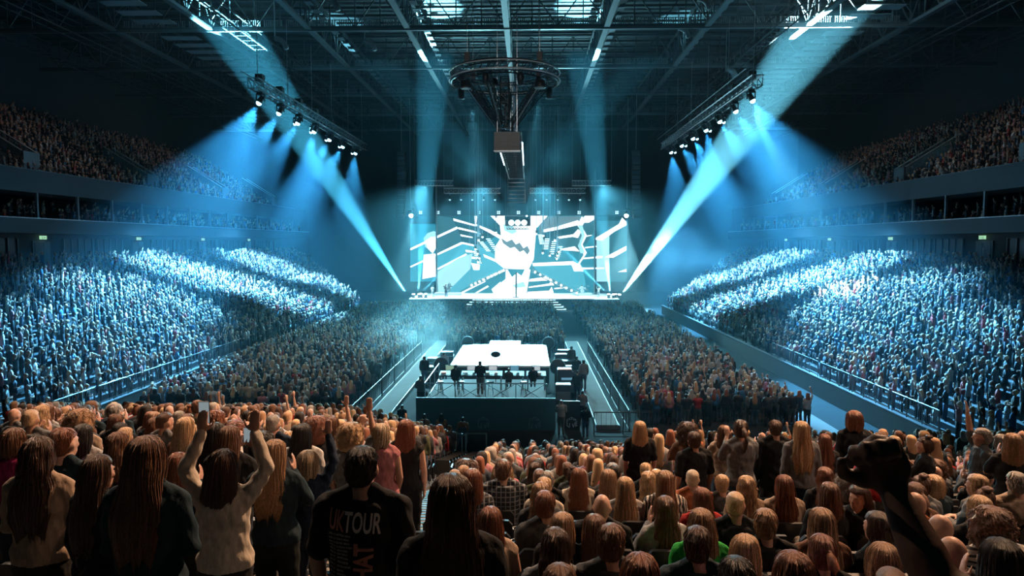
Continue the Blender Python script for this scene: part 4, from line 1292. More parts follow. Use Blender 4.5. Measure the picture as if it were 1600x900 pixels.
HAIR = {s: [hair_mesh(s, k * 7 + 3) for k in range(3 if s in ('long', 'wavy', 'mid', 'short') else 2)] for s in ('long', 'wavy', 'mid', 'bob', 'short', 'crop', 'curly', 'pony', 'bun')}
PLAIN = {s: hair_mesh(s, 3, 56, False) for s in HAIR}
for ms in HAIR.values():
    for me in ms: me.materials.append(M['hair'])

BODY = {}


def get_body(pose, male, seated, sleeve, vox=.0125, **k):
    key = (pose, male, seated, sleeve, vox, tuple(sorted(k.items())) if k else ())
    if key not in BODY:
        p = make_person(pose, male, seated, sleeve, vox, **k)
        p['body'].materials.append(M['skin'])
        for q in ('top', 'bottom'): p[q].materials.append(M['cloth'])
        p['shoe'].materials.append(M['cloth'])
        BODY[key] = p
    return BODY[key]


def obj_of(name, me, parent=None, color=None):
    o = bpy.data.objects.new(name, me); COL.objects.link(o)
    if parent: o.parent = parent
    if color: o.color = (*color, 1)
    return o


SKINS = [(.50, .29, .21), (.45, .25, .17), (.56, .35, .27), (.40, .22, .15)]
HAIRC = {'blonde': (.62, .40, .22), 'dark blonde': (.40, .23, .125), 'brown': (.17, .078, .042), 'dark brown': (.075, .034, .02), 'black': (.012, .009, .008), 'auburn': (.24, .082, .040), 'grey': (.34, .31, .28), 'white blonde': (.55, .42, .28)}
TOPC = {'black': (.012, .014, .017), 'dark grey': (.05, .055, .06), 'grey': (.16, .17, .18), 'pale grey': (.34, .34, .34), 'cream': (.50, .44, .36), 'white': (.62, .62, .62), 'navy': (.015, .03, .06), 'dark teal': (.012, .030, .042), 'rust': (.32, .10, .04), 'pink': (.45, .18, .20), 'magenta': (.28, .02, .10), 'brown': (.14, .07, .045), 'beige': (.36, .27, .20), 'red': (.35, .02, .02), 'green': (.02, .36, .05), 'olive': (.08, .09, .045), 'blue': (.04, .16, .34), 'lilac': (.30, .2, .45)}
BOTC = [(.012, .013, .016), (.02, .03, .05), (.06, .10, .16), (.02, .02, .02), (.13, .12, .11)]


def person(x, y, z, label, pose='down', male=False, seated=False, sleeve='long', style='long', hair='brown', top='black', skin=0, scale=1.0, rz=0.0, group=None, bottom=None, vox=.0125, shoe=True, **k):
    P = get_body(pose, male, seated, sleeve, vox, **k)
    b = obj_of('person', P['body'], None, SKINS[skin])
    b.location = (x, y, z); b.rotation_euler = (0, 0, rz); b.scale = (scale,) * 3
    tag(b, label, 'person', group)
    topc = TOPC[top] if isinstance(top, str) else top
    t = obj_of('top', P['top'], b, topc)
    bt = obj_of('trousers', P['bottom'], b, bottom or BOTC[int((x * 7 + y * 3) * 10) % 5])
    if shoe: obj_of('shoe', P['shoe'], b, (.05, .05, .05))
    if style != 'bald':
        ms = HAIR[style]
        h = obj_of('hair', ms[int(abs(x * 13 + y * 7) * 10) % len(ms)], b, HAIRC[hair] if isinstance(hair, str) else hair)
        h.location = P['head'] + Vector((0, -.005, .012))
        v = ((int(abs(x * 31 + y * 17) * 10) % 7) - 3) * .012
        h.scale = (1 + v, 1 + v * .6, 1 + v)
    b['_t'] = 0
    del b['_t']
    return b


def phone(p, label, rz=0.0, tilt=0.0, lit=True, group='phones held up in the crowd'):
    e = empty('phone', p, rz); e.rotation_euler = (tilt, 0, rz); tag(e, label, 'phone', group)
    MB().box(-.037, .037, -.0045, .0045, -.076, .076).build('phone_case', M['black'], e, bevel=.004)
    MB().box(-.034, .034, -.0058, -.0047, -.071, .071).build('phone_display', M['phone'] if lit else M['black'], e)
    MB().rod((-.022, .0045, .055), (-.022, .007, .055), .009, 8).build('camera_lens', M['black'], e)
    return e


# seat
def seat_meshes():
    b = MB()
    n = 10
    def back(x):  # curved panel with rounded upper corners
        return
    prof = []
    for i in range(n + 1):
        x = -.225 + .45 * i / n; u = abs(x) / .225
        ztop = .88 - .055 * max(0, (u - .72) / .28) ** 2
        prof.append((x, ztop, -.235 - .0 + .018 * u * u))
    for (xa, za, ya), (xb, zb, yb) in zip(prof, prof[1:]):
        b.hexa([(xa, ya + .03, .40), (xb, yb + .03, .40), (xb, yb + .085, .40), (xa, ya + .085, .40)],
               [(xa, ya - .01, za), (xb, yb - .01, zb), (xb, yb + .035, zb), (xa, ya + .035, za)])
    pan = MB(); pan.loft([(0, .03, .385, .205, .20, 4), (0, .03, .40, .22, .215, 4), (0, .03, .435, .22, .215, 4), (0, .03, .445, .205, .2, 4)], 20)
    fold_ = MB(); fold_.hexa([(-.215, -.13, .42), (.215, -.13, .42), (.215, -.08, .42), (-.215, -.08, .42)], [(-.2, -.17, .80), (.2, -.17, .80), (.2, -.11, .80), (-.2, -.11, .80)])
    arm = MB(); arm.box(.235, .275, -.22, .14, .60, .635); arm.box(.24, .27, -.14, -.08, .0, .60); arm.box(.24, .27, -.2, .12, .40, .43)
    cup = MB(); m = 14
    cup.path([(.255 + .042 * math.cos(2 * math.pi * k / m), .175 + .042 * math.sin(2 * math.pi * k / m), .62) for k in range(m)], .009, 5, True)
    out = []
    for q, nm, mt in ((b, 'backrest', 'seatplastic'), (pan, 'seat_pan', 'seat'), (fold_, 'folded_pan', 'seat'), (arm, 'armrest', 'seatplastic'), (cup, 'cup_holder', 'steel')):
        me = q.mesh(nm); me.materials.append(M[mt]); me.shade_smooth() if nm == 'cup_holder' else None; out.append(me)
    return out


SEATM = seat_meshes()

# ================================================================== who stands and sits where
taken = []          # (x, y) of everyone placed by hand on the end stand
N_PERSON = 0


def row_person(u, v, k, label, seated=False, off=0.0, free=False, **kw):
    """someone in row k of the end stand, under the photo's pixel column u, head top near pixel row v"""
    global N_PERSON
    y = k * ROWD + (-.12 if seated else .12) + off
    p = at(u, v, y + .0)
    z = tread(k, p.x)
    H = p.z - z
    full = 1.315 if seated else 1.74
    sc = H / full
    sc = sc if free else max(.88, min(1.12, sc))
    taken.append((p.x, y))
    N_PERSON += 1
    return person(p.x, y, z, label, seated=seated, scale=sc, **kw)


HERO = [
    # standing, left block, near the camera
    dict(u=58, v=683, k=5, label='person with very dark wavy hair and greyish beige hoodie at the far left edge', pose='front', style='wavy', hair='dark brown', top='beige', sleeve='loose', rz=.1),
    dict(u=150, v=715, k=4, label='person with dark brown hair in black jacket with a round printed badge on its back', pose='down', style='long', hair='dark brown', top='black', sleeve='loose', rz=-.35, off=.35),
    dict(u=226, v=682, k=4, label='person with very long straight brown hair in dark blue top over pale jeans', pose='front', style='long', hair='brown', top='dark teal', sleeve='loose', bottom=(.16, .24, .30)),
    dict(u=277, v=706, k=6, label='person with coppery blonde hair between the dark blue top and the cream sweatshirt', pose='clap', style='mid', hair='auburn', top='navy'),
    dict(u=347, v=702, k=5, label='person in cream sweatshirt with dark hair flying, one arm raised with a phone', pose='both_up', style='mid', hair='dark brown', top='cream', sleeve='loose', bottom=(.02, .02, .022), rz=.05),
    dict(u=428, v=686, k=6, label='person with long straight blonde hair in dark green dress clapping', pose='clap', style='long', hair='dark blonde', top='dark teal', bottom=(.01, .015, .015)),
    dict(u=480, v=704, k=7, label='person with short pale blonde hair in dark cardigan raising a fist', pose='one_up', style='bob', hair='white blonde', top='navy', sleeve='loose'),
    dict(u=565, v=694, k=4, label='broad person in black UK TOUR T-shirt with short black hair', pose='down', male=True, style='short', hair='black', top='black', sleeve='short', bottom=(.012, .012, .014)),
    dict(u=705, v=742, k=3, label='person with very long dark hair in black, nearest the camera beside the stairs', pose='down', style='long', hair='dark brown', top='black', sleeve='long', rz=.12),
    dict(u=20, v=668, k=7, label='person in magenta top with dark brown bob at the left edge', pose='down', style='bob', hair='brown', top='magenta'),
    dict(u=92, v=668, k=8, label='person with wavy auburn hair behind the greyish beige hoodie', pose='down', style='wavy', hair='auburn', top='black'),
    dict(u=128, v=662, k=8, label='person with straight black hair and pale top behind the round badge jacket', pose='down', style='mid', hair='black', top='pale grey'),
    dict(u=182, v=674, k=7, label='person with brown curls just behind the very long straight brown hair', pose='down', style='wavy', hair='brown', top='black'),
    dict(u=256, v=643, k=10, label='person with cropped balding head and grey T-shirt, head turned right', pose='down', male=True, style='crop', hair='dark brown', top='grey', sleeve='short', rz=-.5),
    dict(u=289, v=652, k=9, label='person with fair hair in plain brown blouse looking right', pose='down', style='mid', hair='blonde', top='brown', sleeve='loose', rz=-.25),
    dict(u=336, v=660, k=8, label='person with long black hair and white top holding a bright phone high', pose='phone', style='long', hair='black', top='white'),
    dict(u=357, v=664, k=7, label='person with brown hair holding a phone with both hands right of the cream sweatshirt', pose='phone', style='mid', hair='brown', top='black'),
    dict(u=308, v=624, k=14, label='person in olive green T-shirt with short brown hair at the back of the left block', pose='down', male=True, style='short', hair='brown', top='olive', sleeve='short', free=True),
    dict(u=426, v=639, k=10, label='broad person with cropped grey hair and dark T-shirt', pose='down', male=True, style='crop', hair='grey', top='navy', sleeve='short'),
    dict(u=548, v=664, k=9, label='person with curly blonde hair in patterned grey blouse, one arm raised', pose='one_up', style='curly', hair='blonde', top='grey', sleeve='short'),
    dict(u=595, v=661, k=9, label='person in peach camisole with short pale hair and blue jeans', pose='fist_up', style='bob', hair='white blonde', top='pink', sleeve='none', bottom=(.10, .20, .28), off=.1),
    dict(u=634, v=655, k=10, label='person with red brown hair in black dotted dress beside the stairs', pose='down', style='mid', hair='auburn', top='black', sleeve='none'),
    dict(u=519, v=642, k=13, label='person in white T-shirt with brown hair stretching one arm straight up', pose='one_up', style='mid', hair='brown', top='white', sleeve='short'),
    dict(u=472, v=662, k=9, label='person with black hair and white T-shirt behind the raised fist', pose='down', style='mid', hair='black', top='white', sleeve='short'),
    dict(u=494, v=655, k=10, label='person with curly red hair in black top', pose='down', style='curly', hair='auburn', top='black'),
    # seated, right block
    dict(u=766, v=790, k=6, label='seated person with reddish hair and bare shoulders right of the stairs', seated=True, pose='lap', style='mid', hair='auburn', top='beige', sleeve='none'),
    dict(u=787, v=717, k=10, label='seated person in checked dark shirt with short brown hair', seated=True, pose='lap', male=True, style='short', hair='brown', top='dark grey', sleeve='loose'),
    dict(u=738, v=732, k=9, label='seated person with auburn hair beside the checked shirt, nearest the stairs', seated=True, pose='lap', style='mid', hair='auburn', top='black'),
    dict(u=856, v=734, k=10, label='seated person with short grey hair and black jumper', seated=True, pose='lap', male=True, style='short', hair='grey', top='black'),
    dict(u=904, v=730, k=10, label='seated person with long red brown hair and cream top', seated=True, pose='lap', style='long', hair='auburn', top='cream'),
    dict(u=951, v=733, k=10, label='seated person with dark blonde hair and black top left of the phone user', seated=True, pose='lap', style='mid', hair='dark blonde', top='black'),
    dict(u=977, v=745, k=9, label='seated person with blonde hair in grey top looking at a phone', seated=True, pose='texting', style='long', hair='blonde', top='pale grey'),
    dict(u=1013, v=736, k=10, label='seated person with curly blonde bob left of the zebra striped top', seated=True, pose='lap', style='wavy', hair='blonde', top='black'),
    dict(u=1040, v=735, k=9, label='seated person in black and white zebra striped top', seated=True, pose='lap', style='long', hair='dark blonde', top='cream', sleeve='loose'),
    dict(u=1083, v=732, k=10, label='seated person with short white grey hair and rust jumper', seated=True, pose='lap', male=True, style='crop', hair='white blonde', top='rust'),
    dict(u=1129, v=740, k=10, label='seated person with short blonde hair and grey top right of the rust jumper', seated=True, pose='lap', male=True, style='short', hair='blonde', top='dark grey'),
    dict(u=1167, v=743, k=9, label='seated person with long blonde hair and pale beige top', seated=True, pose='lap', style='wavy', hair='blonde', top='beige'),
    dict(u=1226, v=741, k=9, label='seated person with very long dark red hair in white blouse', seated=True, pose='lap', style='long', hair='auburn', top='beige'),
    dict(u=879, v=799, k=6, label='seated person with smooth dark blonde hair and black coat', seated=True, pose='lap', style='mid', hair='dark blonde', top='black', rz=-.2),
    dict(u=929, v=803, k=6, label='seated person with long light brown hair and dark jacket', seated=True, pose='lap', style='long', hair='brown', top='black'),
    dict(u=868, v=824, k=5, label='seated person with curly dark hair and grey jumper in the bottom middle', seated=True, pose='lap', style='wavy', hair='dark brown', top='grey', sleeve='loose'),
    dict(u=956, v=817, k=5, label='seated person with short brown hair and visible ears in dark shirt', seated=True, pose='lap', male=True, style='short', hair='brown', top='dark grey'),
    dict(u=1001, v=865, k=4, label='seated person with auburn hair raising a hand at the bottom edge', seated=True, pose='front', style='mid', hair='auburn', top='black'),
    dict(u=1096, v=794, k=6, label='seated person with light brown hair in bright green jacket', seated=True, pose='lap', style='mid', hair='dark blonde', top='green', sleeve='loose'),
    dict(u=1091, v=820, k=5, label='seated person with short dark curls and dark teal jacket', seated=True, pose='lap', male=True, style='short', hair='dark brown', top='dark teal'),
    dict(u=1165, v=834, k=5, label='seated person with blonde hair flicked to the right', seated=True, pose='lap', style='mid', hair='blonde', top='black', rz=-.3),
    dict(u=1197, v=793, k=6, label='seated person with short fair brown hair and dark jacket', seated=True, pose='lap', male=True, style='short', hair='dark blonde', top='black'),
    dict(u=1285, v=794, k=6, label='seated person with smooth light brown hair and brown jumper', seated=True, pose='lap', style='long', hair='dark blonde', top='brown'),
    dict(u=1286, v=832, k=5, label='seated person with coppery hair tied in a ponytail', seated=True, pose='lap', style='pony', hair='auburn', top='black'),
    dict(u=1241, v=862, k=4, label='seated person with shiny red hair at the bottom edge', seated=True, pose='lap', style='mid', hair='auburn', top='black'),
    dict(u=1152, v=868, k=4, label='seated person with short black curls at the bottom edge', seated=True, pose='lap', male=True, style='short', hair='black', top='dark grey'),
    dict(u=1374, v=798, k=6, label='seated person with long dark waves looking left', seated=True, pose='lap', style='wavy', hair='dark brown', top='black', rz=.5),
    dict(u=1382, v=848, k=5, label='seated person with smooth golden blonde bob left of the raised arm', seated=True, pose='lap', style='bob', hair='dark blonde', top='navy'),
    dict(u=1473, v=800, k=6, label='seated person with shaved head and pale blue shirt, farther of the two', seated=True, pose='lap', male=True, style='bald', top='blue', rz=.35),
    dict(u=1492, v=834, k=5, label='seated person with shaved head and visible ear, nearer of the two', seated=True, pose='lap', male=True, style='bald', top='dark grey', skin=1, rz=.35, free=True),
    dict(u=1551, v=799, k=6, label='seated person with big curly brown hair in striped top', seated=True, pose='lap', style='curly', hair='brown', top='pale grey'),
    dict(u=1594, v=848, k=5, label='seated person with grey hair at the right edge', seated=True, pose='lap', style='short', male=True, hair='grey', top='white'),
    dict(u=1396, v=884, k=4, label='person with thinning hair at the bottom edge under the raised arm', seated=True, pose='lap', male=True, style='crop', hair='brown', top='lilac'),
    dict(u=875, v=880, k=4, label='seated person with smooth brown hair, lowest in the middle', seated=True, pose='lap', style='mid', hair='brown', top='black'),
    dict(u=1330, v=739, k=9, label='seated person with grey curls beside the raised arm', seated=True, pose='lap', style='curly', hair='grey', top='dark grey', male=True),
    dict(u=1343, v=756, k=8, label='seated person turned towards the camera next to the grey curls', seated=True, pose='lap', style='mid', hair='dark brown', top='black', rz=2.2),
    dict(u=1432, v=752, k=8, label='seated person with brown hair tied back in patterned shawl', seated=True, pose='lap', style='pony', hair='brown', top='brown'),
    dict(u=1440, v=741, k=9, label='seated person with brown waves just beyond the patterned shawl', seated=True, pose='lap', style='bun', hair='brown', top='grey'),
    dict(u=1529, v=740, k=9, label='seated person with blonde curls and thick grey hoodie facing left', seated=True, pose='front', style='wavy', hair='blonde', top='grey', sleeve='loose', rz=.6),
    dict(u=1290, v=729, k=10, label='seated person with chestnut hair spreading over the shoulders', seated=True, pose='lap', style='wavy', hair='auburn', top='black'),
    dict(u=1297, v=752, k=8, label='seated person with straight brown hair left of the grey curls', seated=True, pose='lap', style='mid', hair='brown', top='black'),
    # standing, right block
    dict(u=1000, v=657, k=13, label='standing person with blonde hair and black T-shirt in the middle of the seated rows', pose='down', style='mid', hair='blonde', top='black', sleeve='short', free=True),
    dict(u=1075, v=663, k=12, label='standing person with big dark hair pointing one arm left', pose='clap', style='curly', hair='dark brown', top='brown', sleeve='short', free=True),
    dict(u=1158, v=655, k=11, label='standing person in pale grey T-shirt with a bag strap and dark ponytail', pose='phone', style='pony', hair='dark brown', top='grey', sleeve='short', free=True),
    dict(u=1132, v=664, k=13, label='standing person with brown hair in beige top left of the bag strap', pose='clap', style='mid', hair='brown', top='beige', free=True),
    dict(u=1212, v=655, k=12, label='standing person with short dark hair and black shirt', pose='down', male=True, style='short', hair='dark brown', top='black', free=True),
    dict(u=1253, v=658, k=11, label='standing person with long blonde hair in pale grey hoodie', pose='down', style='long', hair='blonde', top='grey', sleeve='loose', free=True),
    dict(u=1398, v=681, k=12, label='standing person with curly blonde bob and dark cardigan right of the raised hand', pose='down', style='wavy', hair='blonde', top='dark grey', sleeve='loose'),
    dict(u=1446, v=682, k=11, label='standing person with dark tied hair in black T-shirt filming with a phone', pose='phone', style='bun', hair='dark brown', top='black', sleeve='short', rz=.9),
    dict(u=1536, v=667, k=11, label='standing person in dark patterned shirt raising one arm to the left', pose='one_up', male=True, style='short', hair='grey', top='dark grey', sleeve='short', rz=1.3, free=True),
    dict(u=1336, v=641, k=13, label='standing person with red hair behind the raised fist', pose='down', style='bob', hair='auburn', top='black', free=True),
    dict(u=1590, v=735, k=9, label='seated person with grey hair and beige jumper at the right edge', seated=True, pose='lap', male=True, style='short', hair='grey', top='beige'),
]
named = {}
for h in HERO:
    h = dict(h)
    big = h['k'] <= 5
    if big: h['vox'] = .0095
    lb_ = h['label']; named[lb_] = row_person(h.pop('u'), h.pop('v'), h.pop('k'), h.pop('label'), **h)


def find(s): return next(o for l, o in named.items() if s in l)


def part(o, nm): return next(c for c in o.children if c.name.startswith(nm))


# patterned garments
def pattern_mat(name, kind):
    m, nt, b = mat_new(name); tc = nd(nt, 'ShaderNodeTexCoord'); cr = nd(nt, 'ShaderNodeValToRGB'); cr.color_ramp.interpolation = 'CONSTANT'
    if kind == 'zebra':
        w = nd(nt, 'ShaderNodeTexWave'); w.inputs['Scale'].default_value = 9; w.inputs['Distortion'].default_value = 7; w.inputs['Detail Scale'].default_value = .9
        nt.links.new(tc.outputs['Object'], w.inputs['Vector']); nt.links.new(w.outputs['Fac'], cr.inputs[0])
        a, c = (.012, .012, .012), (.55, .5, .43)
        cr.color_ramp.elements[0].color = (*a, 1); cr.color_ramp.elements[1].color = (*c, 1); cr.color_ramp.elements[1].position = .5
        nt.links.new(cr.outputs[0], b.inputs['Base Color'])
    elif kind == 'stripe':
        w = nd(nt, 'ShaderNodeTexWave', bands_direction='Z'); w.inputs['Scale'].default_value = 7
        nt.links.new(tc.outputs['Object'], w.inputs['Vector']); nt.links.new(w.outputs['Fac'], cr.inputs[0])
        cr.color_ramp.elements[0].color = (.015, .015, .018, 1); cr.color_ramp.elements[1].color = (.4, .36, .32, 1); cr.color_ramp.elements[1].position = .35
        nt.links.new(cr.outputs[0], b.inputs['Base Color'])
    else:   # check
        last = None
        for dr in ('X', 'Z'):
            w = nd(nt, 'ShaderNodeTexWave', bands_direction=dr); w.inputs['Scale'].default_value = 6
            nt.links.new(tc.outputs['Object'], w.inputs['Vector'])
            mp = nd(nt, 'ShaderNodeMapRange'); mp.inputs['From Min'].default_value = .82; mp.inputs['From Max'].default_value = 1
            nt.links.new(w.outputs['Fac'], mp.inputs['Value'])
            if last: ad = nd(nt, 'ShaderNodeMath', operation='MAXIMUM'); nt.links.new(last.outputs[0], ad.inputs[0]); nt.links.new(mp.outputs[0], ad.inputs[1]); last = ad
            else: last = mp
        mx = nd(nt, 'ShaderNodeMixRGB'); mx.inputs[1].default_value = (.012, .018, .028, 1); mx.inputs[2].default_value = (.22, .24, .26, 1)
        nt.links.new(last.outputs[0], mx.inputs[0]); nt.links.new(mx.outputs[0], b.inputs['Base Color'])
    b.inputs['Roughness'].default_value = .8
    return m


for s, kd in (('zebra', 'zebra'), ('striped top', 'stripe'), ('checked', 'check')):
    for l, o in named.items():
        if s in l and 'left of the zebra' not in l and not (s == 'striped top' and 'zebra' in l):
            t = part(o, 'top'); t.data = t.data.copy(); t.data.materials[0] = pattern_mat('cloth_' + kd, kd)

# printed back of the tour T-shirt
from mathutils.bvhtree import BVHTree


def print_on(o, jobs, name, mat, seg=.02, bold=0.0):
    """letters laid on the back of a garment, following its surface"""
    t = part(o, 'top'); me = t.data
    bvh = BVHTree.FromPolygons([v.co.copy() for v in me.vertices], [tuple(p.vertices) for p in me.polygons])
    bm = bmesh.new()
    for body, size, x, z, rot, sxk in jobs:
        tm = text_mesh(body, size, 0.0, 'LEFT', bold); b2 = bmesh.new(); b2.from_mesh(tm); bpy.data.meshes.remove(tm)
        for v in b2.verts:
            px_, py_ = v.co.x * sxk, v.co.y
            c, s = math.cos(rot), math.sin(rot)
            v.co = Vector((x + px_ * c - py_ * s, 0, z + px_ * s + py_ * c))
        xs = [v.co.x for v in b2.verts]; zs = [v.co.z for v in b2.verts]
        if not xs: continue
        for ax, lo, hi in ((0, min(xs), max(xs)), (2, min(zs), max(zs))):
            q = lo + seg
            while q < hi:
                co = Vector((0, 0, 0)); co[ax] = q; n_ = Vector((0, 0, 0)); n_[ax] = 1
                bmesh.ops.bisect_plane(b2, geom=b2.verts[:] + b2.edges[:] + b2.faces[:], plane_co=co, plane_no=n_)
                q += seg
        tmp = bpy.data.meshes.new('q'); b2.to_mesh(tmp); b2.free(); bm.from_mesh(tmp); bpy.data.meshes.remove(tmp)
    for v in bm.verts:
        hit = bvh.ray_cast(Vector((v.co.x, -1, v.co.z)), Vector((0, 1, 0)))
        v.co.y = (hit[0].y if hit[0] else -.12) - .0035
    for f in bm.faces:
        if f.normal.y > 0: f.normal_flip()
    out = bpy.data.meshes.new(name); bm.to_mesh(out); bm.free(); out.materials.append(mat)
    c = bpy.data.objects.new(name, out); COL.objects.link(c); c.parent = t
    return c


M['print'] = plain('shirt_print_pale', (.75, .68, .62), .8); M['printred'] = plain('shirt_print_red', (.62, .24, .18), .8)
M['printdim'] = plain('jacket_print', (.26, .19, .17), .8)
o = find('UK TOUR')
print_on(o, [('UK', .140, -.158, 1.322, -.06, .46)], 'print_red', M['printred'], bold=.003)
print_on(o, [('TOUR', .140, -.070, 1.317, -.06, .50)], 'print_pale', M['print'], bold=.003)
print_on(o, [('THAT', .135, .070, .985, 1.53, .74)], 'print_red', M['printred'], bold=.005)
dates = [('APRIL 13', 'SHEFFIELD ARENA'), ('APRIL 18', 'DUBLIN ARENA'), ('APRIL 20', 'BELFAST ARENA'), ('APRIL 23', 'GLASGOW HYDRO'), ('APRIL 27', 'LEEDS ARENA'), ('APRIL 30', 'NEWCASTLE'), ('MAY 03', 'BIRMINGHAM'), ('MAY 07', 'MANCHESTER'), ('MAY 14', 'MILTON KEYNES'), ('MAY 22', 'BRISTOL'), ('MAY 26', 'NORWICH'), ('MAY 30', 'LONDON'), ('JUNE 04', 'PLYMOUTH')]
jobs = []
for i, (a, b) in enumerate(dates):
    jobs += [(a, .0165, -.155 - .002 * i * .3, 1.292 - .0215 * i, -.05, .62), (b, .0165, -.112, 1.290 - .0215 * i, -.05, .62)]
print_on(o, jobs, 'print_dates', M['print'], .03)
# round badge on the black jacket
o = find('round printed badge')
jobs = []
cx, cz, rr = -.035, 1.07, .088
T1 = 'SUPPORT YOUR LOCAL'
for i, ch in enumerate(T1):
    t = R(168 - 156 * i / (len(T1) - 1)); jobs.append((ch, .026, cx + rr * math.cos(t) - .006, cz + rr * math.sin(t), t - math.pi / 2, .9))
T2 = 'HOUSE LEAGUE'
for i, ch in enumerate(T2):
    t = R(205 + 130 * i / (len(T2) - 1)); jobs.append((ch, .026, cx + (rr + .015) * math.cos(t) - .006, cz + (rr + .015) * math.sin(t), t + math.pi / 2, .9))
jobs += [('O', .05, cx - .02, cz + .015, 0, .8), ('X', .06, cx - .022, cz - .02, 0, .8), ('A', .05, cx - .02, cz - .05, 0, .8)]
print_on(o, jobs, 'print_badge', M['printdim'])

# the raised arm, its skin coloured dark for silhouette shade, in the right foreground: its owner stands just outside the picture
sh_l = (-.165, 0, 1.40)
px, py = CAM.x + 1.13, .97
zt = tread(1, px)


def loc_of(u, v, d):
    p = at(u, v, d); return ((p.x - px), (p.y - py), (p.z - zt))


el = loc_of(1466, 915, 1.13); wr = loc_of(1396, 768, 1.24)
hd_ = Vector(loc_of(1366, 688, 1.27)) - Vector(wr)
arms = [(el, wr, tuple(hd_), (-.45, -.88, -.15), 2.2), ((.24, -.03, 1.1), (.2, .05, .87), (0, .15, -1), (-1, 0, 0), .6)]
P = make_person('down', False, False, 'none', .0062, arms=arms)
P['body'].materials.append(M['skin']); P['top'].materials.append(M['cloth']); P['bottom'].materials.append(M['cloth']); P['shoe'].materials.append(M['cloth'])
BODY[('down', False, False, 'none', .0062, ('hero',))] = P
b = obj_of('person', P['body'], None, (.07, .035, .025)); b.location = (px, py, zt)  # skin colour darkened so the arm reads as a shaded silhouette
tag(b, 'raised bare arm darkened to a silhouette with bent wrist and fist in the right foreground', 'person')
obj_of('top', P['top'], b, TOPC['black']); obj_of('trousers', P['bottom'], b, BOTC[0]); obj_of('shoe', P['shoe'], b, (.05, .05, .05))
h = obj_of('hair', HAIR['mid'][0], b, HAIRC['brown']); h.location = P['head'] + Vector((0, -.005, .012))
taken.append((px, py))

# ------------------------------------------------------------------ everyone else on the end stand
rp = random.Random(5)
TOPS = ['black'] * 5 + ['dark grey'] * 3 + ['grey', 'pale grey', 'cream', 'white', 'navy', 'dark teal', 'brown', 'beige', 'rust', 'pink', 'olive', 'red']
HAIRS = ['dark brown', 'brown', 'brown', 'auburn', 'dark blonde', 'blonde', 'blonde', 'black', 'grey']
mid_jobs = []       # for those too far to be single things
seat_jobs = []
ORDW = ['zeroth'] + ORD
LIM_ROW = 13
SW = .54


def in_frame(x, y, pad=.35):
    return -.775 * y - pad < x - CAM.x < .725 * y + pad


n_proc = 0
for k in range(4, NROW + 1):
    y = k * ROWD
    for side in (-1, 1):
        for j in range(60):
            x = (AX0 - .32 - SW * j) if side < 0 else (AX1 + .32 + SW * j)
            if not in_frame(x, y, 0.1) or abs(x) > 22: continue
            xc = x - CAM.x
            z = tread(k, x)
            busy = any(abs(x - a) < .33 and abs(y - b) < .5 for a, b in taken)
            busy_any = [1 for a, b in taken if abs(x - a) < .47 and abs(y - b) < .42]
            # seats
            seat_jobs.append((x, y - .12, z, k, j, side, bool(busy)))
            if busy_any: continue
            if side > 0 and xc < -.15 * 1 and k < 9: continue
            pe = .07 if side > 0 else .04
            if side > 0 and k <= 8: pe = .42
            if k >= 24 and xc < -1.5 and side > 0: continue
            if rp.random() < pe: continue
            seated = side > 0
            if side > 0 and k >= 10 and xc > .18 * y and rp.random() < .22: seated = False
            male = rp.random() < .27
            pose = (rp.choice(['lap', 'lap', 'lap', 'texting', 'clap'])) if seated else rp.choice(['down'] * 6 + ['clap'] * 3 + ['front', 'front', 'phone', 'one_up'])
            if side < 0 and pose in ('one_up', 'phone') and rp.random() < .6: pose = 'down'
            style = rp.choice(['short', 'short', 'crop', 'bald']) if male else rp.choice(['long', 'long', 'mid', 'mid', 'wavy', 'wavy', 'bob', 'pony', 'curly', 'bun'])
            hair = rp.choice(HAIRS); top = rp.choice(TOPS)
            sleeve = 'long' if rp.random() < .55 else ('short' if not seated else 'long')
            if male and sleeve == 'long' and not seated: sleeve = 'short'
            if pose in ('texting', 'one_up', 'phone') and sleeve == 'short' and seated: sleeve = 'long'
            sc = rp.uniform(.94, 1.03) * (1.03 if male else 1.0)
            if male and not seated: sc = rp.uniform(.98, 1.04)
            rz = rp.uniform(-.3, .3)
            xx = x + rp.uniform(-.05, .05); yy = y + (-.12 if seated else .1 + rp.uniform(-.05, .05))
            if k <= LIM_ROW:
                n_proc += 1
                desc = {'short': 'short haired', 'crop': 'crop haired', 'bald': 'bald', 'long': 'long haired', 'mid': 'medium haired', 'wavy': 'wavy haired', 'bob': 'bob haired', 'pony': 'ponytailed', 'curly': 'curly haired', 'bun': 'bun haired'}[style]
                act = {'lap': 'seated', 'texting': 'seated with phone pose' if False else 'seated', 'clap': 'clapping' if not seated else 'seated clapping', 'down': 'standing', 'phone': 'hands raised', 'one_up': 'one arm up', 'front': 'arms folded'}[pose]
                hw = '' if style == 'bald' else hair.split()[-1] + ' '
                lab = '%s%s person in %s, %s, row %s, %s seat %s of stairs' % (hw, desc, top, act, ORDW[k - 3], ORDW[j + 1], 'left' if side < 0 else 'right')
                person(xx, yy, z, lab, pose=pose, male=male, seated=seated, sleeve=sleeve, style=style, hair=hair, top=top, scale=sc, rz=rz,
                       skin=rp.choice([0, 0, 0, 1, 2, 3]), group='audience on the %s of the stairs' % ('left' if side < 0 else 'right'), shoe=False)
            else:
                mid_jobs.append((xx, yy, z, rz, sc, pose, male, seated, style, hair, top))
print('individual audience', len(HERO), n_proc)
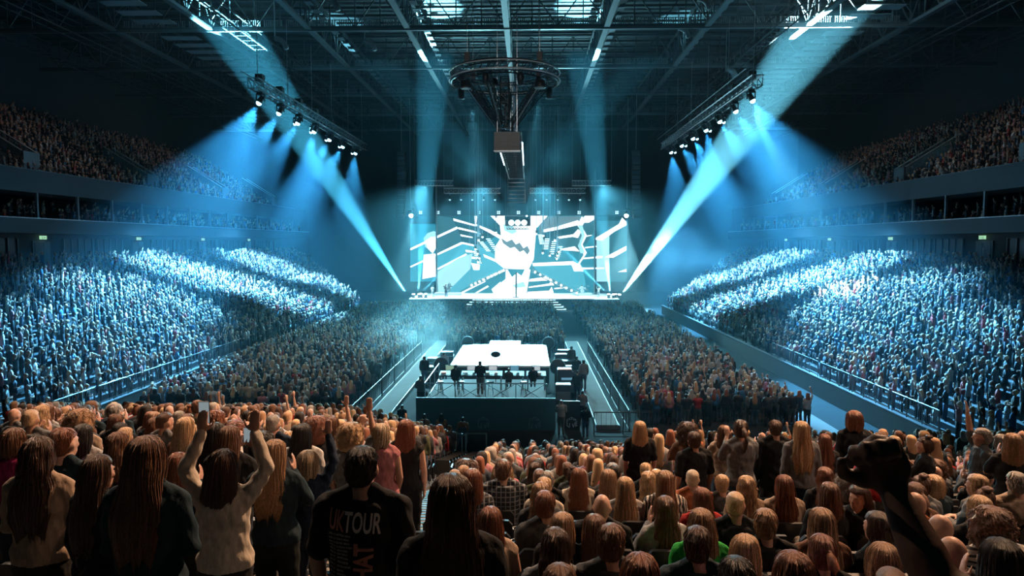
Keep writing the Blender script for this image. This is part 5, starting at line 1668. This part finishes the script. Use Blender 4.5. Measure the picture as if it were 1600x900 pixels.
# seats
def put_seat(x, y, z, k, j, side, busy, empty_):
    e = empty('stadium_seat', (x, y, z))
    tag(e, 'dark folding seat, %s row down, %s seat %s of the stairs' % (ORDW[max(1, k - 3)], ORDW[j + 1], 'left' if side < 0 else 'right'), 'seat', 'folding seats of the end stand')
    for i, (me, nm) in enumerate(zip(SEATM, ('backrest', 'seat_pan', 'folded_pan', 'armrest', 'cup_holder'))):
        if i == 2 and busy: continue
        if i == 1 and not busy: continue
        obj_of(nm, me, e)


n_seat = 0
far_seats = []
for (x, y, z, k, j, side, busy) in seat_jobs:
    near = (side > 0 and k <= 12) or (side < 0 and k <= 6)
    if near and n_seat < 290: put_seat(x, y, z, k, j, side, side > 0, False); n_seat += 1
    else: far_seats.append((x, y, z, side > 0))
# the empty seats that close the stairs' foot
for k in range(24, NROW + 1):
    for q in (AX0 + .1, AX0 + .66):
        far_seats.append((q + .15, k * ROWD - .1, tread(k, q), False))

CROWD = dict(v=[], f=[], c=[], n=0)


def lod_seat():
    b = MB(); b.hexa([(-.22, -.20, .4), (.22, -.2, .4), (.22, -.15, .4), (-.22, -.15, .4)], [(-.2, -.25, .86), (.2, -.25, .86), (.2, -.2, .88), (-.2, -.2, .88)])
    b.box(-.21, .21, -.16, -.10, .42, .78); b.box(.235, .275, -.22, .14, .60, .635); b.box(.24, .27, -.1, -.05, 0, .6)
    return b


if far_seats:
    q = lod_seat(); V = np.array(q.v); F = q.f
    mb = MB()
    for (x, y, z, _) in far_seats: mb.add([(a + x, b + y, c + z) for a, b, c in q.v], F)
    o = mb.build('stadium_seating', M['seatplastic']); tag(o, 'rows of dark folding seats farther down the end stand', 'seating', None, 'stuff')

# ------------------------------------------------------------------ the mass of the crowd
def decimate(me, nv):
    o = bpy.data.objects.new('d', me); COL.objects.link(o)
    m = o.modifiers.new('d', 'DECIMATE'); m.ratio = min(1, nv / max(1, len(me.vertices)))
    dg = bpy.context.evaluated_depsgraph_get(); out = bpy.data.meshes.new_from_object(o.evaluated_get(dg)); bpy.data.objects.remove(o)
    n = len(out.vertices); co = np.empty(n * 3); out.vertices.foreach_get('co', co); co = co.reshape(-1, 3)
    out.calc_loop_triangles(); t = len(out.loop_triangles); tr = np.empty(t * 3, dtype=np.int32); out.loop_triangles.foreach_get('vertices', tr)
    bpy.data.meshes.remove(out)
    return co, tr.reshape(-1, 3)


HCACHE = {}


def mid_proto(pose, male, seated, style):
    key = (pose, male, seated, style)
    if key not in HCACHE:
        P = get_body(pose, male, seated, 'long' if seated or pose in ('down',) and not male else 'short')
        vs, fs, rg, n = [], [], [], 0
        parts_ = [(P['body'], 260, 0, None), (P['top'], 150, 2, None), (P['bottom'], 70, 3, None)]
        if style != 'bald': parts_.append((PLAIN[style], 150, 1, P['head'] + Vector((0, -.005, .012))))
        for me, nv, reg, off in parts_:
            kk = (me.name, nv)
            if kk not in HCACHE: HCACHE[kk] = decimate(me, nv)
            co, tr = HCACHE[kk]
            if off is not None: co = co + np.array(off)
            vs.append(co); fs.append(tr + n); rg.append(np.full(len(tr), reg)); n += len(co)
        HCACHE[key] = (np.concatenate(vs), np.concatenate(fs), np.concatenate(rg))
    return HCACHE[key]


def low_proto(up, seated=False):
    """light figure: head, hair, torso, arms and legs; returns verts, tris, region"""
    r = []
    dz = -.40 if seated else 0
    a = MB(); a.loft([(0, 0, .8 + dz, .17, .12), (0, 0, 1.05 + dz, .15, .11), (0, 0, 1.32 + dz, .20, .12), (0, 0, 1.45 + dz, .09, .07)], 7); r.append((a, 2))
    a = MB(); a.ell((0, .015, 1.60 + dz), (.08, .095, .115), 7, 5); a.rod((0, 0, 1.42 + dz), (0, 0, 1.52 + dz), .05, 4); r.append((a, 0))
    a = MB(); a.ell((0, -.025, 1.625 + dz), (.10, .095, .115), 7, 5)
    if not up & 4: a.loft([(0, -.09, 1.36 + dz, .09, .035), (0, -.06, 1.62 + dz, .10, .06)], 5)
    r.append((a, 1))
    if not seated:
        a = MB()
        for s in (-1, 1): a.rod((s * .09, 0, .05), (s * .09, 0, .86), .06, 4, .095)
        r.append((a, 3))
    sl = MB(); sk = MB()
    for i, s in enumerate((-1, 1)):
        S0 = (s * .19, 0, 1.39 + dz)
        if up & (1 << i): E, Wp = (s * .24, .06, 1.60 + dz), (s * .17, .12, 1.86 + dz)
        else: E, Wp = (s * .25, .02, 1.12 + dz), (s * .12, .22, 1.10 + dz)
        sl.rod(S0, E, .055, 4, .045); (sl if s < 0 and up == 0 else sk).rod(E, Wp, .042, 4, .035)
        sk.ell(Wp, (.045, .03, .06), 4, 3)
    r.append((sl, 2)); r.append((sk, 0))
    vs, fs, rg, n = [], [], [], 0
    for mb, reg in r:
        me = mb.mesh('l'); me.calc_loop_triangles(); t = len(me.loop_triangles)
        tr = np.empty(t * 3, dtype=np.int32); me.loop_triangles.foreach_get('vertices', tr)
        vs.append(np.array(mb.v)); fs.append(tr.reshape(-1, 3) + n); rg.append(np.full(t, reg)); n += len(mb.v)
        bpy.data.meshes.remove(me)
    return np.concatenate(vs), np.concatenate(fs), np.concatenate(rg)


LOW = [low_proto(u, st) for u, st in ((0, 0), (4, 0), (1, 0), (2, 0), (3, 0), (0, 1), (4, 1), (0, 0))]
VV, FF, CC = [], [], []
nbase = 0
npr = np.random.default_rng(3)


def rcol(names): return np.array(names)


def add_fig(proto, x, y, z, rz, sc, cols):
    global nbase
    v, f, rg = proto
    c, s = math.cos(rz) * sc, math.sin(rz) * sc
    w = np.empty((len(v), 3), dtype=np.float32)
    w[:, 0] = v[:, 0] * c - v[:, 1] * s + x; w[:, 1] = v[:, 0] * s + v[:, 1] * c + y; w[:, 2] = v[:, 2] * sc + z
    VV.append(w); FF.append((f + nbase).astype(np.int32)); CC.append(cols[rg].astype(np.float32)); nbase += len(v)


def cols_of(hair, top, skin=0, bot=0):
    return np.array([SKINS[skin], HAIRC[hair], TOPC[top], BOTC[bot]])


for (x, y, z, rz, sc, pose, male, seated, style, hair, top) in mid_jobs:
    add_fig(mid_proto(pose, male, seated, style), x, y, z, rz, sc, cols_of(hair, top, rp.choice([0, 0, 1, 2]), rp.randrange(5)))
hn = list(HAIRC); CT = ['black'] * 10 + ['dark grey'] * 4 + ['grey', 'pale grey', 'cream', 'white', 'white', 'navy', 'dark teal', 'beige', 'pink', 'red', 'blue', 'brown']
# floor
nfl = 0
MIDS = [('down', False, False, 'long'), ('down', False, False, 'mid'), ('clap', False, False, 'wavy'), ('down', True, False, 'short'), ('down', True, False, 'crop'), ('one_up', False, False, 'mid'), ('phone', False, False, 'long'), ('down', False, False, 'bob'), ('clap', True, False, 'short'), ('down', False, False, 'pony')]
for x0, x1, y0, y1 in ((-19.3, -8.0, 35.5, 92), (8.0, 16.4, 35.2, 92), (-5.2, 5.2, 59.5, 93), (-8.0, -6.2, 66, 92)):
    y = y0
    while y < y1:
        x = x0 + rp.uniform(0, .4)
        while x < x1:
            if rp.random() < .93:
                rz = rp.uniform(-.25, .25) - x * .006; sc = rp.uniform(.92, 1.06)
                cl = cols_of(rp.choice(hn), rp.choice(CT), rp.choice([0, 0, 1, 2]), rp.randrange(5))
                X = x + rp.uniform(-.15, .15); Y = y + rp.uniform(-.2, .2)
                if Y < 50: add_fig(mid_proto(*rp.choice(MIDS)), X, Y, 0, rz, sc, cl)
                else: add_fig(LOW[rp.choice([0, 1, 0, 1, 2, 3, 4, 7])], X, Y, 0, rz, sc, cl)
                nfl += 1
            x += rp.uniform(.55, .75)
        y += .80
# side stands
CS = ['black'] * 8 + ['dark grey'] * 3 + ['grey'] * 2 + ['pale grey', 'cream', 'white', 'white', 'navy', 'beige', 'blue', 'dark teal', 'pink', 'red']
nst = 0
for sx in (-1, 1):
    for i in range(21):
        z = side_z(i); X0 = 20.4 + ROWD * (i + .55)
        y = SIDE_Y0 + .4
        while y < side_end(i * ROWD) - .4:
            gap = (y - 30) % 15 < 1.1
            vis = -.80 * y - 1 < sx * X0 - CAM.x < .77 * y + 1
            if vis and not gap and rp.random() < .95:
                up = rp.choice([0, 1, 0, 1, 0, 1, 7, 2, 3, 4, 5, 6])
                z_ = z
                add_fig(LOW[up], sx * X0 + rp.uniform(-.12, .12), y, z_, sx * .85 + rp.uniform(-.35, .35), rp.uniform(.92, 1.06), cols_of(rp.choice(hn), rp.choice(CS), rp.choice([0, 0, 2]), rp.randrange(5)))
                nst += 1
            y += rp.uniform(.50, .66)
    # box tier
    for i in range(3):
        y = 44
        while y < 122:
            if rp.random() < (.62, .6, .5)[i] and not ((y - 44) % 15.15 < 1.2):
                add_fig(LOW[rp.choice([0, 1, 5, 6, 2, 3])], sx * (38.95 + .85 * i + rp.uniform(-.1, .1)), y, 11.22 + .3 * (i - 1) if i else 10.9, sx * .9 + rp.uniform(-.4, .4), rp.uniform(.92, 1.04), cols_of(rp.choice(hn), rp.choice(CS), 0, 0)); nst += 1
            y += rp.uniform(.6, .9)
    for i in range(16):
        y = 46 + i * .6
        while y < 108.5 + .26 * i:
            s_ = i * .85
            blocked = any(abs(y - q) < 1.25 and 2.2 < s_ + 0 < 7.4 for q in ((57, 75.5, 94, 112) if sx < 0 else (53, 71, 89.5, 107)))
            if not blocked and rp.random() < .93:
                add_fig(LOW[rp.choice([5, 6, 5, 6, 0, 1, 2])], sx * (39.0 + s_ + rp.uniform(-.1, .1)), y, 14.5 + .53 * i, sx * .9 + rp.uniform(-.4, .4), rp.uniform(.92, 1.05), cols_of(rp.choice(hn), rp.choice(CS), 0, 0)); nst += 1
            y += rp.uniform(.52, .72)
V = np.concatenate(VV); F = np.concatenate(FF); C = np.concatenate(CC)
print('crowd: mid', len(mid_jobs), 'floor', nfl, 'stands', nst, 'verts', len(V), 'tris', len(F))
me = bpy.data.meshes.new('crowd')
me.vertices.add(len(V)); me.vertices.foreach_set('co', V.ravel())
me.loops.add(len(F) * 3); me.loops.foreach_set('vertex_index', F.ravel())
me.polygons.add(len(F)); me.polygons.foreach_set('loop_start', np.arange(0, len(F) * 3, 3, dtype=np.int32))
me.update(calc_edges=True)
at_ = me.attributes.new('tone', 'FLOAT_COLOR', 'FACE')
at_.data.foreach_set('color', np.concatenate([C, np.ones((len(C), 1), dtype=np.float32)], axis=1).ravel())
me.shade_smooth()
m, nt, b = mat_new('crowd_cloth_and_skin'); a_ = nd(nt, 'ShaderNodeAttribute', attribute_name='tone')
nt.links.new(a_.outputs['Color'], b.inputs['Base Color']); b.inputs['Roughness'].default_value = .7
me.materials.append(m)
o = bpy.data.objects.new('crowd', me); COL.objects.link(o)
tag(o, 'dense mass of concertgoers on the arena floor and in the side stands and upper tiers', 'crowd', None, 'stuff')
del VV, FF, CC, V, F, C

# ------------------------------------------------------------------ people at work on the floor, band on the stage
def worker(u, v, d, z, label, **k):
    p = at(u, v, d); full = 1.315 if k.get('seated') else 1.74
    sc = max(.9, min(1.12, (p.z - z) / full))
    person(p.x, d, z, label, scale=sc, **k)


worker(712, 569, 38.9, 1.12, 'seated crew person in dark clothes, leftmost on the mixing platform', seated=True, pose='lap', male=True, style='short', hair='black', top='black')
worker(750, 561, 38.9, .8, 'broad crew person with headphones standing second from left on the mixing platform', pose='front', male=True, style='short', hair='black', top='black')
worker(795, 575, 38.9, 1.12, 'seated crew person in dark clothes, third from left on the mixing platform', seated=True, pose='lap', male=True, style='short', hair='dark brown', top='dark grey')
worker(833, 572, 38.9, 1.12, 'seated crew person in dark clothes, rightmost on the mixing platform', seated=True, pose='lap', male=True, style='crop', hair='black', top='black')
worker(877, 624, 33.4, 0, 'person in pale grey T-shirt and trousers in front of the banner wall', pose='front', male=True, style='crop', hair='dark brown', top='pale grey', sleeve='short', bottom=(.16, .17, .17))
worker(915, 640, 33.0, 0, 'guard in teal jacket with an orange mark on the back', pose='front', male=True, style='short', hair='black', top='dark teal', sleeve='loose')
worker(628, 638, 33.0, 0, 'guard in dark jacket at the near end of the left walkway', pose='front', male=True, style='crop', hair='black', top='dark teal', sleeve='loose')
for i, (u, v) in enumerate(((663, 646), (690, 644), (723, 651))):
    e = empty('folding_chair', (at(u, v, 31.7).x, 31.7, 0)); tag(e, 'folding chair under the steward in orange, %s from the left' % ORD[i], 'chair', 'stewards\' chairs')
    MB().box(-.21, .21, -.2, .2, .42, .45).build('seat', M['black'], e)
    MB().box(-.21, .21, -.22, -.19, .55, .85).build('backrest', M['black'], e)
    for a in (-.19, .19):
        for b_ in (-.19, .19): MB().rod((a, b_, 0), (a, b_, .43), .012).build('leg', M['steel'], e)
    worker(u, v, 31.75, 0, 'steward in orange jacket seated behind the banner wall, %s from the left' % ORD[i], seated=True, pose='lap', male=i == 2, style=['pony', 'mid', 'short'][i], hair='black', top=(.35, .12, .05), sleeve='loose')
for i, (u, v, d, lab) in enumerate(((663, 552, 44, 'crew person walking on the left walkway, farther of two'), (657, 584, 38.5, 'crew person in black standing by the left walkway, nearer of two'), (912, 562, 43, 'person in dark clothes walking down the right walkway'),
                                   (902, 577, 40.5, 'crew person in black beside the right walkway, in the middle of the group'), (893, 534, 50, 'camera operator in black beside the small stage'), (910, 610, 36, 'guard in black beside the near end of the right walkway'), (901, 556, 45.5, 'crew person in black near the lit racks'), (694, 548, 47, 'crew person in pale top left of the small stage'))):
    worker(u, v, d, 0.0 if i not in (0, 2) else .22, lab, pose=['down', 'front'][i % 2], male=True, style=['short', 'crop'][i % 2], hair='black', top=['black', 'dark grey', 'grey'][i % 3] if i != 7 else 'pale grey')
for u, v, d, lab, k in ((676, 446, 99, 'singer in shining white clothes at the left of the stage', dict(pose='clap', male=True, style='short', hair='brown', top='white', bottom=(.5, .5, .5))),
                        (697, 444, 99.5, 'guitarist in grey stepping forward at the left of the stage', dict(pose='front', male=True, style='short', hair='brown', top='grey')),
                        (935, 450, 99.5, 'singer in wide white sleeves at the right of the stage', dict(pose='both_up', male=True, style='short', hair='brown', top='white', sleeve='loose', bottom=(.5, .5, .5))),
                        (909, 448, 105, 'drummer behind the white drum kit', dict(seated=True, pose='lap', male=True, style='short', hair='brown', top='white')),
                        (702, 450, 104.8, 'keyboard player behind the keyboard at the left of the stage', dict(pose='front', male=True, style='short', hair='black', top='grey'))):
    worker(u, v, d, 1.95 if d > 104 else 1.6, lab, **k)
gt = empty('guitar', (at(699, 456, 99.2).x, 99.25, 2.75), .2); tag(gt, 'electric guitar held by the guitarist on stage', 'guitar')
MB().loft([(0, 0, -.03, .16, .22), (0, 0, .03, .16, .22)], 14).build('guitar_body', M['black'], gt)
MB().box(.1, .85, -.03, .03, -.02, .02).build('neck', M['glint'], gt)

# phones in hands, cups on armrests
def hands_of(o, pose, male, seated):
    P = arm_pose(pose, .195 if male else .165, -.43 if seated else 0, male)
    m = Matrix.Translation(o.location) @ o.rotation_euler.to_matrix().to_4x4() @ Matrix.Diagonal((*o.scale, 1))
    out = []
    for el, wr, hd_, nn, cu in P:
        w = Vector(wr) + Vector(hd_).normalized() * .09
        out.append(m @ w)
    return out


o = find('one arm raised with a phone'); h = hands_of(o, 'both_up', False, False); phone(h[0] + Vector((0, .03, .04)), 'lit phone in the raised left hand of the person in cream sweatshirt', .05)
for s_, lab in (('holding a bright phone high', 'bright phone held high between the cream and white tops'), ('both hands right of the cream', 'lit phone held up just right of the cream sweatshirt'), ('filming with a phone', 'phone held up by the person with dark tied hair on the right')):
    o = find(s_); h = hands_of(o, 'phone', False, False); phone((h[0] + h[1]) / 2 + Vector((0, .035, .02)), lab, o.rotation_euler.z)
o = find('looking at a phone'); h = hands_of(o, 'texting', False, True); phone((h[0] + h[1]) / 2 + Vector((0, -.02, .02)), 'small lit phone in the hands of the seated person in grey top', 0, -.5)
for i, (u, v, k, lab) in enumerate(((816, 838, 5, 'clear plastic cup on an armrest left of the curly dark hair'), (1030, 838, 6, 'dark can standing on an armrest in the middle'), (1072, 843, 6, 'clear cup left of the green jacket'), (369, 890, 4, 'clear plastic cup at the bottom edge below the cream sweatshirt'))):
    p = at(u, v, k * ROWD); 
    z = tread(k, p.x) + .637
    e = empty('plastic_cup', (p.x, k * ROWD - .12, z)); tag(e, lab, 'cup')
    if 'can' in lab.split()[1:2]:
        MB().lathe([(.026, 0), (.031, .006), (.031, .125), (.026, .135)], (0, 0, 0), 18).build('can_body', M['dark'], e, smooth=True)
        MB().lathe([(.02, .134), (.024, .137)], (0, 0, 0), 18).build('can_lid', M['steel'], e)
    else:
        MB().lathe([(.028, 0), (.039, .13), (.041, .132), (.037, .128), (.026, .006)], (0, 0, 0), 18).build('cup_wall', M['glass'], e, smooth=True)
        MB().lathe([(.001, .008), (.032, .01), (.035, .06), (.001, .06)], (0, 0, 0), 18).build('drink', M['pale'], e)
    MB().box(p.x - .06, p.x + .06, k * ROWD - .2, k * ROWD - .04, tread(k, p.x) + .0, tread(k, p.x) + .632).build('armrest_post', M['seatplastic']) if False else None
